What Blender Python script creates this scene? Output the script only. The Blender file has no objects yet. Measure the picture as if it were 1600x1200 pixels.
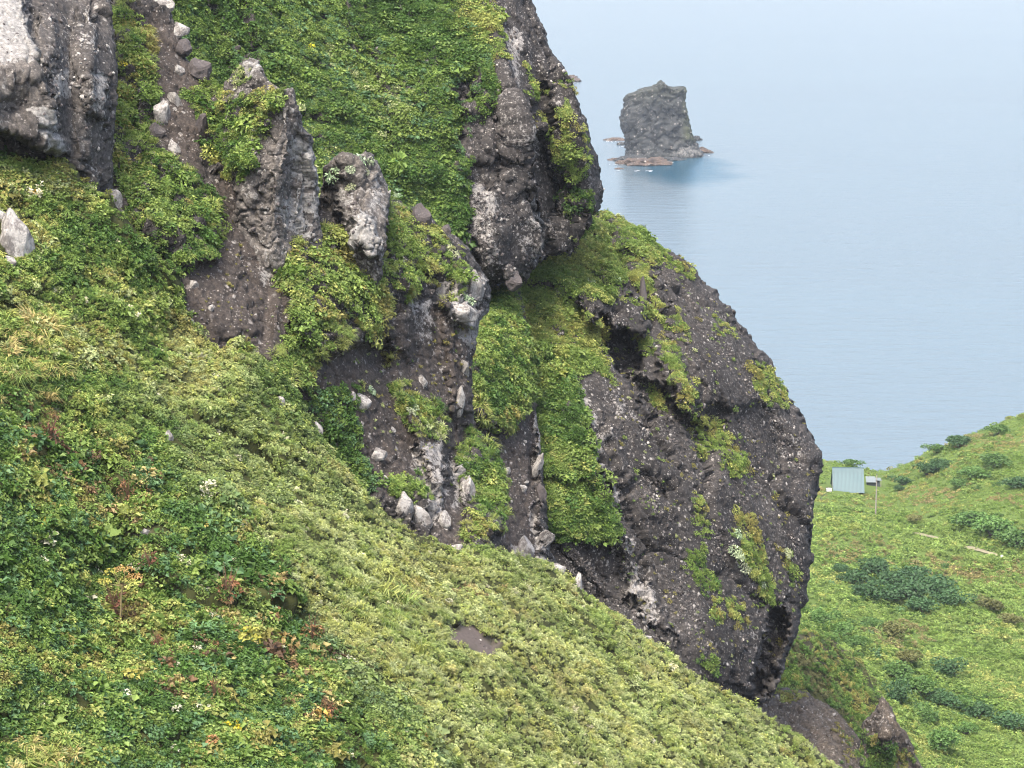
import bpy, math, random
import numpy as np
from mathutils import Matrix, Vector

# ------------------------------------------------------------------ camera, sky, sun, exposure
scene = bpy.context.scene
COL = scene.collection
FPX = 3764.0                       # focal length in pixels of a 1600 wide frame
CAM_H = 150.0
PITCH = math.atan(750.0 / FPX)
cam_d = bpy.data.cameras.new('camera')
cam_d.sensor_width = 36.0
cam_d.lens = 36.0 * FPX / 1600.0
cam_d.clip_start = 1.0
cam_d.clip_end = 20000.0
cam = bpy.data.objects.new('camera', cam_d)
COL.objects.link(cam)
cam.location = (0, 0, CAM_H)
cam.rotation_euler = (math.pi / 2 - PITCH, 0, 0)
scene.camera = cam

SUN_EL, SUN_AZ = math.radians(60), math.radians(-160)     # azimuth from +Y towards +X: behind the camera, to its left
world = bpy.data.worlds.new('World')
scene.world = world
world.use_nodes = True
wn = world.node_tree.nodes
sky = wn.new('ShaderNodeTexSky')
sky.sky_type = 'NISHITA'
sky.sun_disc = False
sky.sun_elevation = SUN_EL
sky.sun_rotation = SUN_AZ
sky.altitude = 0
sky.air_density = 1.05
sky.dust_density = 5.5
sky.ozone_density = 0.3
bg = wn['Background']
bg.inputs['Strength'].default_value = 0.15
world.node_tree.links.new(sky.outputs[0], bg.inputs[0])

sun_d = bpy.data.lights.new('sun', 'SUN')
sun_d.energy = 1.5
sun_d.angle = math.radians(20)
sun_d.color = (1.0, 0.92, 0.79)
sun = bpy.data.objects.new('sun', sun_d)
COL.objects.link(sun)
sdir = Vector((math.sin(SUN_AZ) * math.cos(SUN_EL), math.cos(SUN_AZ) * math.cos(SUN_EL), math.sin(SUN_EL)))
sun.rotation_euler = (-sdir).to_track_quat('-Z', 'Y').to_euler()
sun.location = (0, 0, 400)

vs = scene.view_settings
vs.view_transform = 'Standard'
vs.look = 'None'
vs.gamma = 1.0
vs.use_curve_mapping = False
vs.exposure = 1.75
scene.cycles.max_bounces = 6
scene.cycles.diffuse_bounces = 3
scene.cycles.glossy_bounces = 2
scene.cycles.transmission_bounces = 3
scene.cycles.volume_bounces = 0
scene.cycles.filter_width = 1.1

# ------------------------------------------------------------------ numeric helpers
RNG = np.random.default_rng(7)
CP, SP = math.cos(PITCH), math.sin(PITCH)


def at(u, v, d):
    """world point that lies d metres out along the view axis behind photo position (u, v)"""
    u, v, d = np.broadcast_arrays(np.asarray(u, float), np.asarray(v, float), np.asarray(d, float))
    x = (u - 800.0) / FPX * d
    y = -(v - 600.0) / FPX * d
    return np.stack([x, d * CP + y * SP, CAM_H - d * SP + y * CP], -1)


_pr = np.random.default_rng(11)
PERM = np.concatenate([_pr.permutation(256)] * 3)
G3 = _pr.normal(size=(256, 3))
G3 /= np.linalg.norm(G3, axis=1)[:, None]
R3 = _pr.random((256, 3))


def noise(P):
    P = np.asarray(P, float)
    sh = P.shape[:-1]
    P = P.reshape(-1, 3)
    I = np.floor(P).astype(int)
    F = P - I
    W = F * F * F * (F * (F * 6 - 15) + 10)
    I &= 255
    out = np.zeros(len(P))
    for dx in (0, 1):
        for dy in (0, 1):
            for dz in (0, 1):
                h = PERM[PERM[PERM[(I[:, 0] + dx) & 255] + ((I[:, 1] + dy) & 255)] + ((I[:, 2] + dz) & 255)]
                g = G3[h]
                dot = g[:, 0] * (F[:, 0] - dx) + g[:, 1] * (F[:, 1] - dy) + g[:, 2] * (F[:, 2] - dz)
                w = (W[:, 0] if dx else 1 - W[:, 0]) * (W[:, 1] if dy else 1 - W[:, 1]) * (W[:, 2] if dz else 1 - W[:, 2])
                out += dot * w
    return (out * 1.5).reshape(sh)


def fbm(P, o=4, lac=2.03, g=0.5):
    P = np.asarray(P, float)
    a, s, n = 1.0, 0.0, 0.0
    for i in range(o):
        s = s + a * noise(P + 17.3 * i)
        n += a
        P = P * lac
        a *= g
    return s / n * 1.4


def worley(P):
    sh = P.shape[:-1]
    P = P.reshape(-1, 3)
    I = np.floor(P).astype(int)
    F = P - I
    f1 = np.full(len(P), 9.0)
    f2 = np.full(len(P), 9.0)
    cid = np.zeros(len(P))
    for dx in (-1, 0, 1):
        for dy in (-1, 0, 1):
            for dz in (-1, 0, 1):
                h = PERM[PERM[PERM[(I[:, 0] + dx) & 255] + ((I[:, 1] + dy) & 255)] + ((I[:, 2] + dz) & 255)]
                q = R3[h] + np.array([dx, dy, dz]) - F
                d = np.sqrt((q * q).sum(1))
                nf = d < f1
                f2 = np.where(nf, f1, np.minimum(f2, d))
                cid = np.where(nf, R3[(h + 31) & 255, 0], cid)
                f1 = np.where(nf, d, f1)
    return f1.reshape(sh), f2.reshape(sh), cid.reshape(sh)


def facets(P, crack=0.12):
    """fractured rock: every cell is a tilted plane with its own height, narrow cracks between"""
    I = np.floor(P).astype(int)
    F = P - I
    f1 = np.full(len(P), 9.0)
    f2 = np.full(len(P), 9.0)
    pl = np.zeros(len(P))
    for dx in (-1, 0, 1):
        for dy in (-1, 0, 1):
            for dz in (-1, 0, 1):
                h = PERM[PERM[PERM[(I[:, 0] + dx) & 255] + ((I[:, 1] + dy) & 255)] + ((I[:, 2] + dz) & 255)]
                q = R3[h] + np.array([dx, dy, dz]) - F
                d = np.sqrt((q * q).sum(1))
                nf = d < f1
                f2 = np.where(nf, f1, np.minimum(f2, d))
                pl = np.where(nf, (R3[(h + 31) & 255, 0] - 0.5) * 0.9 + (q * G3[(h + 57) & 255]).sum(1) * 0.9, pl)
                f1 = np.where(nf, d, f1)
    return pl - 0.6 * sstep(crack, 0, f2 - f1)


def sd_poly(u, v, poly):
    """signed distance to a polygon, negative inside"""
    p = np.asarray(poly, float)
    q = np.roll(p, -1, 0)
    d2 = np.full(u.shape, 1e18)
    ins = np.zeros(u.shape, bool)
    for (ax, ay), (bx, by) in zip(p, q):
        ex, ey = bx - ax, by - ay
        L = ex * ex + ey * ey + 1e-9
        t = np.clip(((u - ax) * ex + (v - ay) * ey) / L, 0, 1)
        dx, dy = u - ax - t * ex, v - ay - t * ey
        d2 = np.minimum(d2, dx * dx + dy * dy)
        c = (ay > v) != (by > v)
        xi = ax + (v - ay) * ex / (ey if abs(ey) > 1e-9 else 1e-9)
        ins ^= c & (u < xi)
    d = np.sqrt(d2)
    return np.where(ins, -d, d)


def sstep(a, b, x):
    t = np.clip((x - a) / (b - a), 0, 1)
    return t * t * (3 - 2 * t)


def tps(pts, lam=1e-3):
    """smooth surface through (u, v, value) points"""
    p = np.asarray(pts, float)
    X = p[:, :2] / 400.0
    n = len(p)

    def k(r2):
        return np.where(r2 > 1e-12, 0.5 * r2 * np.log(np.maximum(r2, 1e-12)), 0)
    r2 = ((X[:, None] - X[None]) ** 2).sum(-1)
    A = np.zeros((n + 3, n + 3))
    A[:n, :n] = k(r2) + lam * np.eye(n)
    A[:n, n] = 1
    A[:n, n + 1:] = X
    A[n, :n] = 1
    A[n + 1:, :n] = X.T
    w = np.linalg.solve(A, np.concatenate([p[:, 2], np.zeros(3)]))

    def f(u, v):
        uu, vv = u / 400.0, v / 400.0
        o = w[n] + w[n + 1] * uu + w[n + 2] * vv
        for i in range(n):
            o = o + w[i] * k((uu - X[i, 0]) ** 2 + (vv - X[i, 1]) ** 2)
        return o
    return f


def new_mesh(name, V, F, mat=None, smooth=True, attrs=None):
    me = bpy.data.meshes.new(name)
    V = np.asarray(V, np.float32)
    F = np.asarray(F, np.int32)
    me.vertices.add(len(V))
    me.vertices.foreach_set('co', V.ravel())
    k = F.shape[1]
    me.loops.add(F.size)
    me.loops.foreach_set('vertex_index', F.ravel())
    me.polygons.add(len(F))
    me.polygons.foreach_set('loop_start', np.arange(0, F.size, k, dtype=np.int32))
    me.polygons.foreach_set('loop_total', np.full(len(F), k, np.int32))
    me.polygons.foreach_set('use_smooth', np.full(len(F), smooth))
    if attrs:
        for an, val in attrs.items():
            a = me.attributes.new(an, 'FLOAT', 'POINT')
            a.data.foreach_set('value', np.asarray(val, np.float32).ravel())
    me.update()
    me.validate()
    if mat:
        me.materials.append(mat)
    return me


def link(name, me, parent=None, loc=(0, 0, 0), rot=(0, 0, 0), scale=(1, 1, 1)):
    o = bpy.data.objects.new(name, me)
    COL.objects.link(o)
    o.parent = parent
    o.location = loc
    o.rotation_euler = rot
    o.scale = scale
    return o


def tag(o, label=None, cat=None, group=None, kind=None):
    if label:
        o['label'] = label
    if cat:
        o['category'] = cat
    if group:
        o['group'] = group
    if kind:
        o['kind'] = kind
    return o


# ------------------------------------------------------------------ materials
def mat_new(name):
    m = bpy.data.materials.new(name)
    m.use_nodes = True
    nt = m.node_tree
    b = nt.nodes['Principled BSDF']
    return m, nt, b


def N(nt, typ, **kw):
    n = nt.nodes.new(typ)
    for k_, v_ in kw.items():
        if k_ == 'ins':
            for a, b in v_.items():
                n.inputs[a].default_value = b
        else:
            setattr(n, k_, v_)
    return n


def ramp(nt, src, stops):
    r = N(nt, 'ShaderNodeValToRGB')
    el = r.color_ramp.elements
    while len(el) < len(stops):
        el.new(0.5)
    for e, (p, c) in zip(el, stops):
        e.position = p
        e.color = (*c, 1) if len(c) == 3 else c
    nt.links.new(src, r.inputs[0])
    return r.outputs[0]


def mixc(nt, fac, a, b, mode='MIX'):
    m = N(nt, 'ShaderNodeMix', data_type='RGBA', blend_type=mode)
    for sock, val in ((m.inputs[0], fac), (m.inputs[6], a), (m.inputs[7], b)):
        if hasattr(val, 'is_output'):
            nt.links.new(val, sock)
        elif isinstance(val, (int, float)):
            sock.default_value = val
        else:
            sock.default_value = (*val, 1)
    return m.outputs[2]


def mth(nt, op, a, b=None, clamp=False):
    m = N(nt, 'ShaderNodeMath', operation=op, use_clamp=clamp)
    for i, val in enumerate((a, b)):
        if val is None:
            continue
        if hasattr(val, 'is_output'):
            nt.links.new(val, m.inputs[i])
        else:
            m.inputs[i].default_value = val
    return m.outputs[0]


def rock_material(name, dark, mid, soilc, lich, peb=2.2, lich_amt=0.5, far=False):
    m, nt, b = mat_new(name)
    L = nt.links
    geo = N(nt, 'ShaderNodeNewGeometry')
    pos = geo.outputs['Position']
    a_soil = N(nt, 'ShaderNodeAttribute', attribute_name='soil').outputs['Fac']
    a_lich = N(nt, 'ShaderNodeAttribute', attribute_name='lich').outputs['Fac']
    n1 = N(nt, 'ShaderNodeTexNoise', ins={'Scale': 0.16, 'Detail': 8.0, 'Roughness': 0.62})
    n2 = N(nt, 'ShaderNodeTexNoise', ins={'Scale': 2.2, 'Detail': 9.0, 'Roughness': 0.78})
    n3 = N(nt, 'ShaderNodeTexNoise', ins={'Scale': 0.5, 'Detail': 9.0, 'Roughness': 0.75})
    vo = N(nt, 'ShaderNodeTexVoronoi', ins={'Scale': peb, 'Randomness': 1.0})
    vo2 = N(nt, 'ShaderNodeTexVoronoi', ins={'Scale': peb * 3.1, 'Randomness': 1.0})
    for n in (n1, n2, n3, vo, vo2):
        L.new(pos, n.inputs['Vector'])
    base = mixc(nt, ramp(nt, n1.outputs['Fac'], [(0.35, (0, 0, 0)), (0.65, (1, 1, 1))]), dark, mid)
    base = mixc(nt, 0.75, base, ramp(nt, n2.outputs['Fac'], [(0.25, (0.35, 0.35, 0.38)), (0.5, (0.95, 0.95, 0.95)), (0.78, (1.6, 1.52, 1.45))]), 'MULTIPLY')
    sf = mth(nt, 'MULTIPLY', a_soil, ramp(nt, n3.outputs['Fac'], [(0.3, (0.55,) * 3), (0.6, (1,) * 3)]), True)
    soil = mixc(nt, 0.6, soilc, ramp(nt, n2.outputs['Fac'], [(0.3, (0.6, 0.58, 0.58)), (0.7, (1.3, 1.25, 1.2))]), 'MULTIPLY')
    base = mixc(nt, sf, base, soil)
    # small pebbles: a random share of the cells is pale
    sep = N(nt, 'ShaderNodeSeparateColor')
    L.new(vo.outputs['Color'], sep.inputs[0])
    pf = ramp(nt, sep.outputs[0], [(0.80, (0, 0, 0)), (0.86, (1, 1, 1))])
    core = ramp(nt, vo.outputs['Distance'], [(0.22, (1, 1, 1)), (0.36, (0, 0, 0))])
    base = mixc(nt, mth(nt, 'MULTIPLY', mth(nt, 'MULTIPLY', pf, core), 0.7), base, mixc(nt, sep.outputs[1], (0.16, 0.145, 0.14), (0.36, 0.35, 0.33)))
    sep2 = N(nt, 'ShaderNodeSeparateColor')
    L.new(vo2.outputs['Color'], sep2.inputs[0])
    pf2 = ramp(nt, sep2.outputs[0], [(0.80, (0, 0, 0)), (0.84, (1, 1, 1))])
    core2 = ramp(nt, vo2.outputs['Distance'], [(0.2, (1, 1, 1)), (0.4, (0, 0, 0))])
    base = mixc(nt, mth(nt, 'MULTIPLY', mth(nt, 'MULTIPLY', pf2, core2), 0.6), base, (0.30, 0.285, 0.27))
    # grit
    n6 = N(nt, 'ShaderNodeTexNoise', ins={'Scale': 3.4 if not far else 1.0, 'Detail': 5.0, 'Roughness': 0.85})
    L.new(pos, n6.inputs['Vector'])
    base = mixc(nt, 1.0, base, ramp(nt, n6.outputs['Fac'], [(0.32, (0.38, 0.38, 0.39)), (0.5, (0.95,) * 3), (0.68, (1.9, 1.85, 1.8))]), 'MULTIPLY')
    # lichen crust: pale, broken up by noise
    lf = mth(nt, 'ADD', mth(nt, 'MULTIPLY', a_lich, lich_amt), mth(nt, 'SUBTRACT', n3.outputs['Fac'], 0.74))
    lf = mth(nt, 'ADD', lf, mth(nt, 'MULTIPLY', mth(nt, 'SUBTRACT', n2.outputs['Fac'], 0.5), 0.7))
    n5 = N(nt, 'ShaderNodeTexNoise', ins={'Scale': 5.0, 'Detail': 4.0, 'Roughness': 0.7})
    L.new(pos, n5.inputs['Vector'])
    lf = mth(nt, 'ADD', lf, mth(nt, 'MULTIPLY', mth(nt, 'SUBTRACT', n5.outputs['Fac'], 0.5), 0.55))
    lf = ramp(nt, lf, [(0.0, (0, 0, 0)), (0.05, (0.7,) * 3), (0.25, (1, 1, 1))])
    lcol = mixc(nt, ramp(nt, n5.outputs['Fac'], [(0.3, (0,) * 3), (0.7, (1,) * 3)]), tuple(0.4 * c for c in lich), tuple(1.2 * c for c in lich))
    base = mixc(nt, lf, base, lcol)
    n7 = N(nt, 'ShaderNodeTexNoise', ins={'Scale': 4.2 if not far else 1.2, 'Detail': 3.0, 'Roughness': 0.6})
    L.new(pos, n7.inputs['Vector'])
    n8 = N(nt, 'ShaderNodeTexNoise', ins={'Scale': 0.33, 'Detail': 6.0, 'Roughness': 0.65})
    L.new(pos, n8.inputs['Vector'])
    spk = mth(nt, 'MULTIPLY', ramp(nt, n7.outputs['Fac'], [(0.59, (0,) * 3), (0.66, (1,) * 3)]), ramp(nt, n8.outputs['Fac'], [(0.45, (0.06,) * 3), (0.66, (0.85,) * 3)]))
    spk = mth(nt, 'MULTIPLY', spk, mth(nt, 'SUBTRACT', 1.0, mth(nt, 'MULTIPLY', a_soil, 0.75)))
    base = mixc(nt, spk, base, tuple(0.9 * c for c in lich))
    L.new(base, b.inputs['Base Color'])
    b.inputs['Roughness'].default_value = 0.92
    b.inputs['Specular IOR Level'].default_value = 0.2
    if not far:
        h = mth(nt, 'ADD', mth(nt, 'MULTIPLY', mth(nt, 'ADD', n2.outputs['Fac'], n6.outputs['Fac']), 0.7), mth(nt, 'MULTIPLY', mth(nt, 'SUBTRACT', 1.0, vo.outputs['Distance']), 0.2))
        bp = N(nt, 'ShaderNodeBump', ins={'Strength': 0.9, 'Distance': 0.14})
        L.new(h, bp.inputs['Height'])
        L.new(bp.outputs[0], b.inputs['Normal'])
    return m


ROCK = rock_material('conglomerate', (0.023, 0.022, 0.0225), (0.050, 0.047, 0.046), (0.050, 0.043, 0.039), (0.29, 0.28, 0.27), lich_amt=0.62)
ROCK_PALE = rock_material('lichen_rock', (0.048, 0.045, 0.044), (0.115, 0.107, 0.10), (0.072, 0.058, 0.050), (0.29, 0.285, 0.275), lich_amt=0.64)
ROCK_BROWN = rock_material('brown_rock', (0.040, 0.034, 0.028), (0.098, 0.082, 0.066), (0.085, 0.072, 0.058), (0.36, 0.33, 0.29), peb=1.2)
ROCK_STACK = rock_material('stack_rock', (0.015, 0.018, 0.020), (0.038, 0.042, 0.044), (0.042, 0.052, 0.02), (0.20, 0.20, 0.195), peb=0.5, lich_amt=0.35)
ROCK_REEF = rock_material('reef_rock', (0.03, 0.023, 0.02), (0.10, 0.072, 0.055), (0.05, 0.045, 0.04), (0.35, 0.33, 0.31), peb=0.5)


def stone_material():
    m, nt, b = mat_new('loose_stone')
    oi = N(nt, 'ShaderNodeAttribute', attribute_type='INSTANCER', attribute_name='tint')
    geo = N(nt, 'ShaderNodeNewGeometry')
    n = N(nt, 'ShaderNodeTexNoise', ins={'Scale': 3.0, 'Detail': 5.0, 'Roughness': 0.7})
    nt.links.new(geo.outputs['Position'], n.inputs['Vector'])
    c = mixc(nt, 1.0, oi.outputs['Color'], ramp(nt, n.outputs['Fac'], [(0.3, (0.5,) * 3), (0.7, (1.4,) * 3)]), 'MULTIPLY')
    nt.links.new(c, b.inputs['Base Color'])
    b.inputs['Roughness'].default_value = 0.9
    b.inputs['Specular IOR Level'].default_value = 0.2
    return m


STONE = stone_material()


def boulder_material(name, dark, mid, pale, thr):
    m, nt, b = mat_new(name)
    tc = N(nt, 'ShaderNodeTexCoord')
    oi = N(nt, 'ShaderNodeObjectInfo')
    add = N(nt, 'ShaderNodeVectorMath', operation='ADD')
    nt.links.new(tc.outputs['Object'], add.inputs[0])
    sc = N(nt, 'ShaderNodeVectorMath', operation='SCALE', ins={'Scale': 30.0})
    cmb = N(nt, 'ShaderNodeCombineXYZ')
    for i in range(3):
        nt.links.new(oi.outputs['Random'], cmb.inputs[i])
    nt.links.new(cmb.outputs[0], sc.inputs[0])
    nt.links.new(sc.outputs[0], add.inputs[1])
    n1 = N(nt, 'ShaderNodeTexNoise', ins={'Scale': 1.6, 'Detail': 8.0, 'Roughness': 0.7})
    n2 = N(nt, 'ShaderNodeTexNoise', ins={'Scale': 7.0, 'Detail': 6.0, 'Roughness': 0.7})
    for n in (n1, n2):
        nt.links.new(add.outputs[0], n.inputs['Vector'])
    c = mixc(nt, n2.outputs['Fac'], dark, mid)
    f = ramp(nt, mth(nt, 'ADD', mth(nt, 'MULTIPLY', n1.outputs['Fac'], 0.7), mth(nt, 'MULTIPLY', n2.outputs['Fac'], 0.3)), [(thr, (0, 0, 0)), (thr + 0.1, (1, 1, 1))])
    c = mixc(nt, f, c, mixc(nt, n2.outputs['Fac'], tuple(.7 * x for x in pale), tuple(1.25 * x for x in pale)))
    nt.links.new(c, b.inputs['Base Color'])
    b.inputs['Roughness'].default_value = 0.92
    b.inputs['Specular IOR Level'].default_value = 0.2
    bp = N(nt, 'ShaderNodeBump', ins={'Strength': 0.8, 'Distance': 0.12})
    nt.links.new(n2.outputs['Fac'], bp.inputs['Height'])
    nt.links.new(bp.outputs[0], b.inputs['Normal'])
    return m


B_PALE = boulder_material('pale_boulder', (0.09, 0.08, 0.08), (0.22, 0.21, 0.20), (0.36, 0.35, 0.335), 0.44)
B_DARK = boulder_material('dark_boulder', (0.05, 0.044, 0.045), (0.11, 0.10, 0.10), (0.34, 0.33, 0.31), 0.58)


def leaf_material(name, instancer=True, trans=0.22):
    m, nt, b = mat_new(name)
    L = nt.links
    if instancer:
        col = N(nt, 'ShaderNodeAttribute', attribute_type='INSTANCER', attribute_name='tint').outputs['Color']
    else:
        col = N(nt, 'ShaderNodeObjectInfo').outputs['Color']
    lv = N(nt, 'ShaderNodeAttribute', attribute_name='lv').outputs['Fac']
    c = mixc(nt, 1.0, col, ramp(nt, lv, [(0.0, (0.4, 0.45, 0.42)), (0.5, (1.0, 1.0, 1.0)), (0.85, (1.5, 1.4, 1.35)), (1.0, (2.1, 1.95, 2.0))]), 'MULTIPLY')  # low leaves coloured darker, painting in deeper shade between plants
    L.new(c, b.inputs['Base Color'])
    b.inputs['Roughness'].default_value = 0.55
    b.inputs['Specular IOR Level'].default_value = 0.25
    tr = N(nt, 'ShaderNodeBsdfTranslucent')
    L.new(mixc(nt, 1.0, c, (1.15, 1.2, 0.6), 'MULTIPLY'), tr.inputs[0])
    mx = N(nt, 'ShaderNodeMixShader', ins={0: trans})
    L.new(b.outputs[0], mx.inputs[1])
    L.new(tr.outputs[0], mx.inputs[2])
    L.new(mx.outputs[0], nt.nodes['Material Output'].inputs[0])
    return m


LEAF = leaf_material('leaf')
LEAF_OBJ = leaf_material('leaf_of_plant', instancer=False)


def plain(name, c, rough=0.7, var=0.25, scale=1.0, metal=0.0):
    m, nt, b = mat_new(name)
    tc = N(nt, 'ShaderNodeTexCoord')
    n = N(nt, 'ShaderNodeTexNoise', ins={'Scale': scale, 'Detail': 6.0, 'Roughness': 0.65})
    nt.links.new(tc.outputs['Object'], n.inputs['Vector'])
    cc = mixc(nt, 1.0, c, ramp(nt, n.outputs['Fac'], [(0.3, (1 - var,) * 3), (0.7, (1 + var,) * 3)]), 'MULTIPLY')
    nt.links.new(cc, b.inputs['Base Color'])
    b.inputs['Roughness'].default_value = rough
    b.inputs['Metallic'].default_value = metal
    return m


def earth_material(name, c1, c2):
    m, nt, b = mat_new(name)
    geo = N(nt, 'ShaderNodeNewGeometry')
    n = N(nt, 'ShaderNodeTexNoise', ins={'Scale': 0.8, 'Detail': 8.0, 'Roughness': 0.7})
    nt.links.new(geo.outputs['Position'], n.inputs['Vector'])
    c = mixc(nt, n.outputs['Fac'], c1, c2)
    soil = N(nt, 'ShaderNodeAttribute', attribute_name='soil').outputs['Fac']
    n2 = N(nt, 'ShaderNodeTexNoise', ins={'Scale': 6.0, 'Detail': 6.0, 'Roughness': 0.7})
    nt.links.new(geo.outputs['Position'], n2.inputs['Vector'])
    c = mixc(nt, soil, c, mixc(nt, n2.outputs['Fac'], (0.05, 0.042, 0.038), (0.12, 0.10, 0.092)))
    nt.links.new(c, b.inputs['Base Color'])
    b.inputs['Roughness'].default_value = 0.95
    b.inputs['Specular IOR Level'].default_value = 0.1
    return m


EARTH = earth_material('turf_soil', (0.016, 0.02, 0.008), (0.045, 0.05, 0.018))
MEADOW = earth_material('meadow_soil', (0.05, 0.085, 0.02), (0.10, 0.14, 0.035))


def water_material():
    m, nt, b = mat_new('sea_water')
    L = nt.links
    geo = N(nt, 'ShaderNodeNewGeometry')
    mp = N(nt, 'ShaderNodeMapping', ins={'Scale': (0.05, 0.16, 0.1), 'Rotation': (0, 0, 0.12)})
    L.new(geo.outputs['Position'], mp.inputs['Vector'])
    n = N(nt, 'ShaderNodeTexNoise', ins={'Scale': 1.0, 'Detail': 6.0, 'Roughness': 0.6})
    L.new(mp.outputs[0], n.inputs['Vector'])
    mp2 = N(nt, 'ShaderNodeMapping', ins={'Scale': (0.35, 0.9, 0.5), 'Rotation': (0, 0, -0.2)})
    L.new(geo.outputs['Position'], mp2.inputs['Vector'])
    n2 = N(nt, 'ShaderNodeTexNoise', ins={'Scale': 1.0, 'Detail': 3.0, 'Roughness': 0.55})
    L.new(mp2.outputs[0], n2.inputs['Vector'])
    mp3 = N(nt, 'ShaderNodeMapping', ins={'Scale': (0.0011, 0.0035, 0.002), 'Rotation': (0, 0, 0.15)})
    L.new(geo.outputs['Position'], mp3.inputs['Vector'])
    n3 = N(nt, 'ShaderNodeTexNoise', ins={'Scale': 1.0, 'Detail': 4.0, 'Roughness': 0.55})
    L.new(mp3.outputs[0], n3.inputs['Vector'])
    h = mth(nt, 'ADD', mth(nt, 'MULTIPLY', n.outputs['Fac'], 0.9), mth(nt, 'MULTIPLY', n2.outputs['Fac'], 0.22))
    bp = N(nt, 'ShaderNodeBump', ins={'Distance': 1.0})
    L.new(h, bp.inputs['Height'])
    L.new(ramp(nt, n3.outputs['Fac'], [(0.35, (0.6,) * 3), (0.65, (1.0,) * 3)]), bp.inputs['Strength'])
    L.new(bp.outputs[0], b.inputs['Normal'])
    # teal reflection of the stack painted into the water colour; the open water is milkier
    sp_ = N(nt, 'ShaderNodeVectorMath', operation='SUBTRACT', ins={1: (STACK_REFLECTION[0], STACK_REFLECTION[1], 0)})
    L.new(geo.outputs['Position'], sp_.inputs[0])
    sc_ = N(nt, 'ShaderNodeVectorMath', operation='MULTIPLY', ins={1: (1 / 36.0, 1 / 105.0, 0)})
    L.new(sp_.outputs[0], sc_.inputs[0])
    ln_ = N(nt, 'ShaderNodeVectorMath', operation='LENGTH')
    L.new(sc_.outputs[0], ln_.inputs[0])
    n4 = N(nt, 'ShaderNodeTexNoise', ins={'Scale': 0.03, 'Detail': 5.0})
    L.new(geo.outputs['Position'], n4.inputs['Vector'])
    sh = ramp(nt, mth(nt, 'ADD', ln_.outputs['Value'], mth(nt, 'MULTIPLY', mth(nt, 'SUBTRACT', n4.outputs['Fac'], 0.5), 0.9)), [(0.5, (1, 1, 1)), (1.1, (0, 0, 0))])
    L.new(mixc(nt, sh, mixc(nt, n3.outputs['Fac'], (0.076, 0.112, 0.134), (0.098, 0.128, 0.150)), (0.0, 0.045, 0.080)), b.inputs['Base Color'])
    b.inputs['Roughness'].default_value = 0.17
    b.inputs['IOR'].default_value = 1.333
    return m


STACK_REFLECTION = (98.0, 1388.0)
WATER = water_material()

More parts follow.
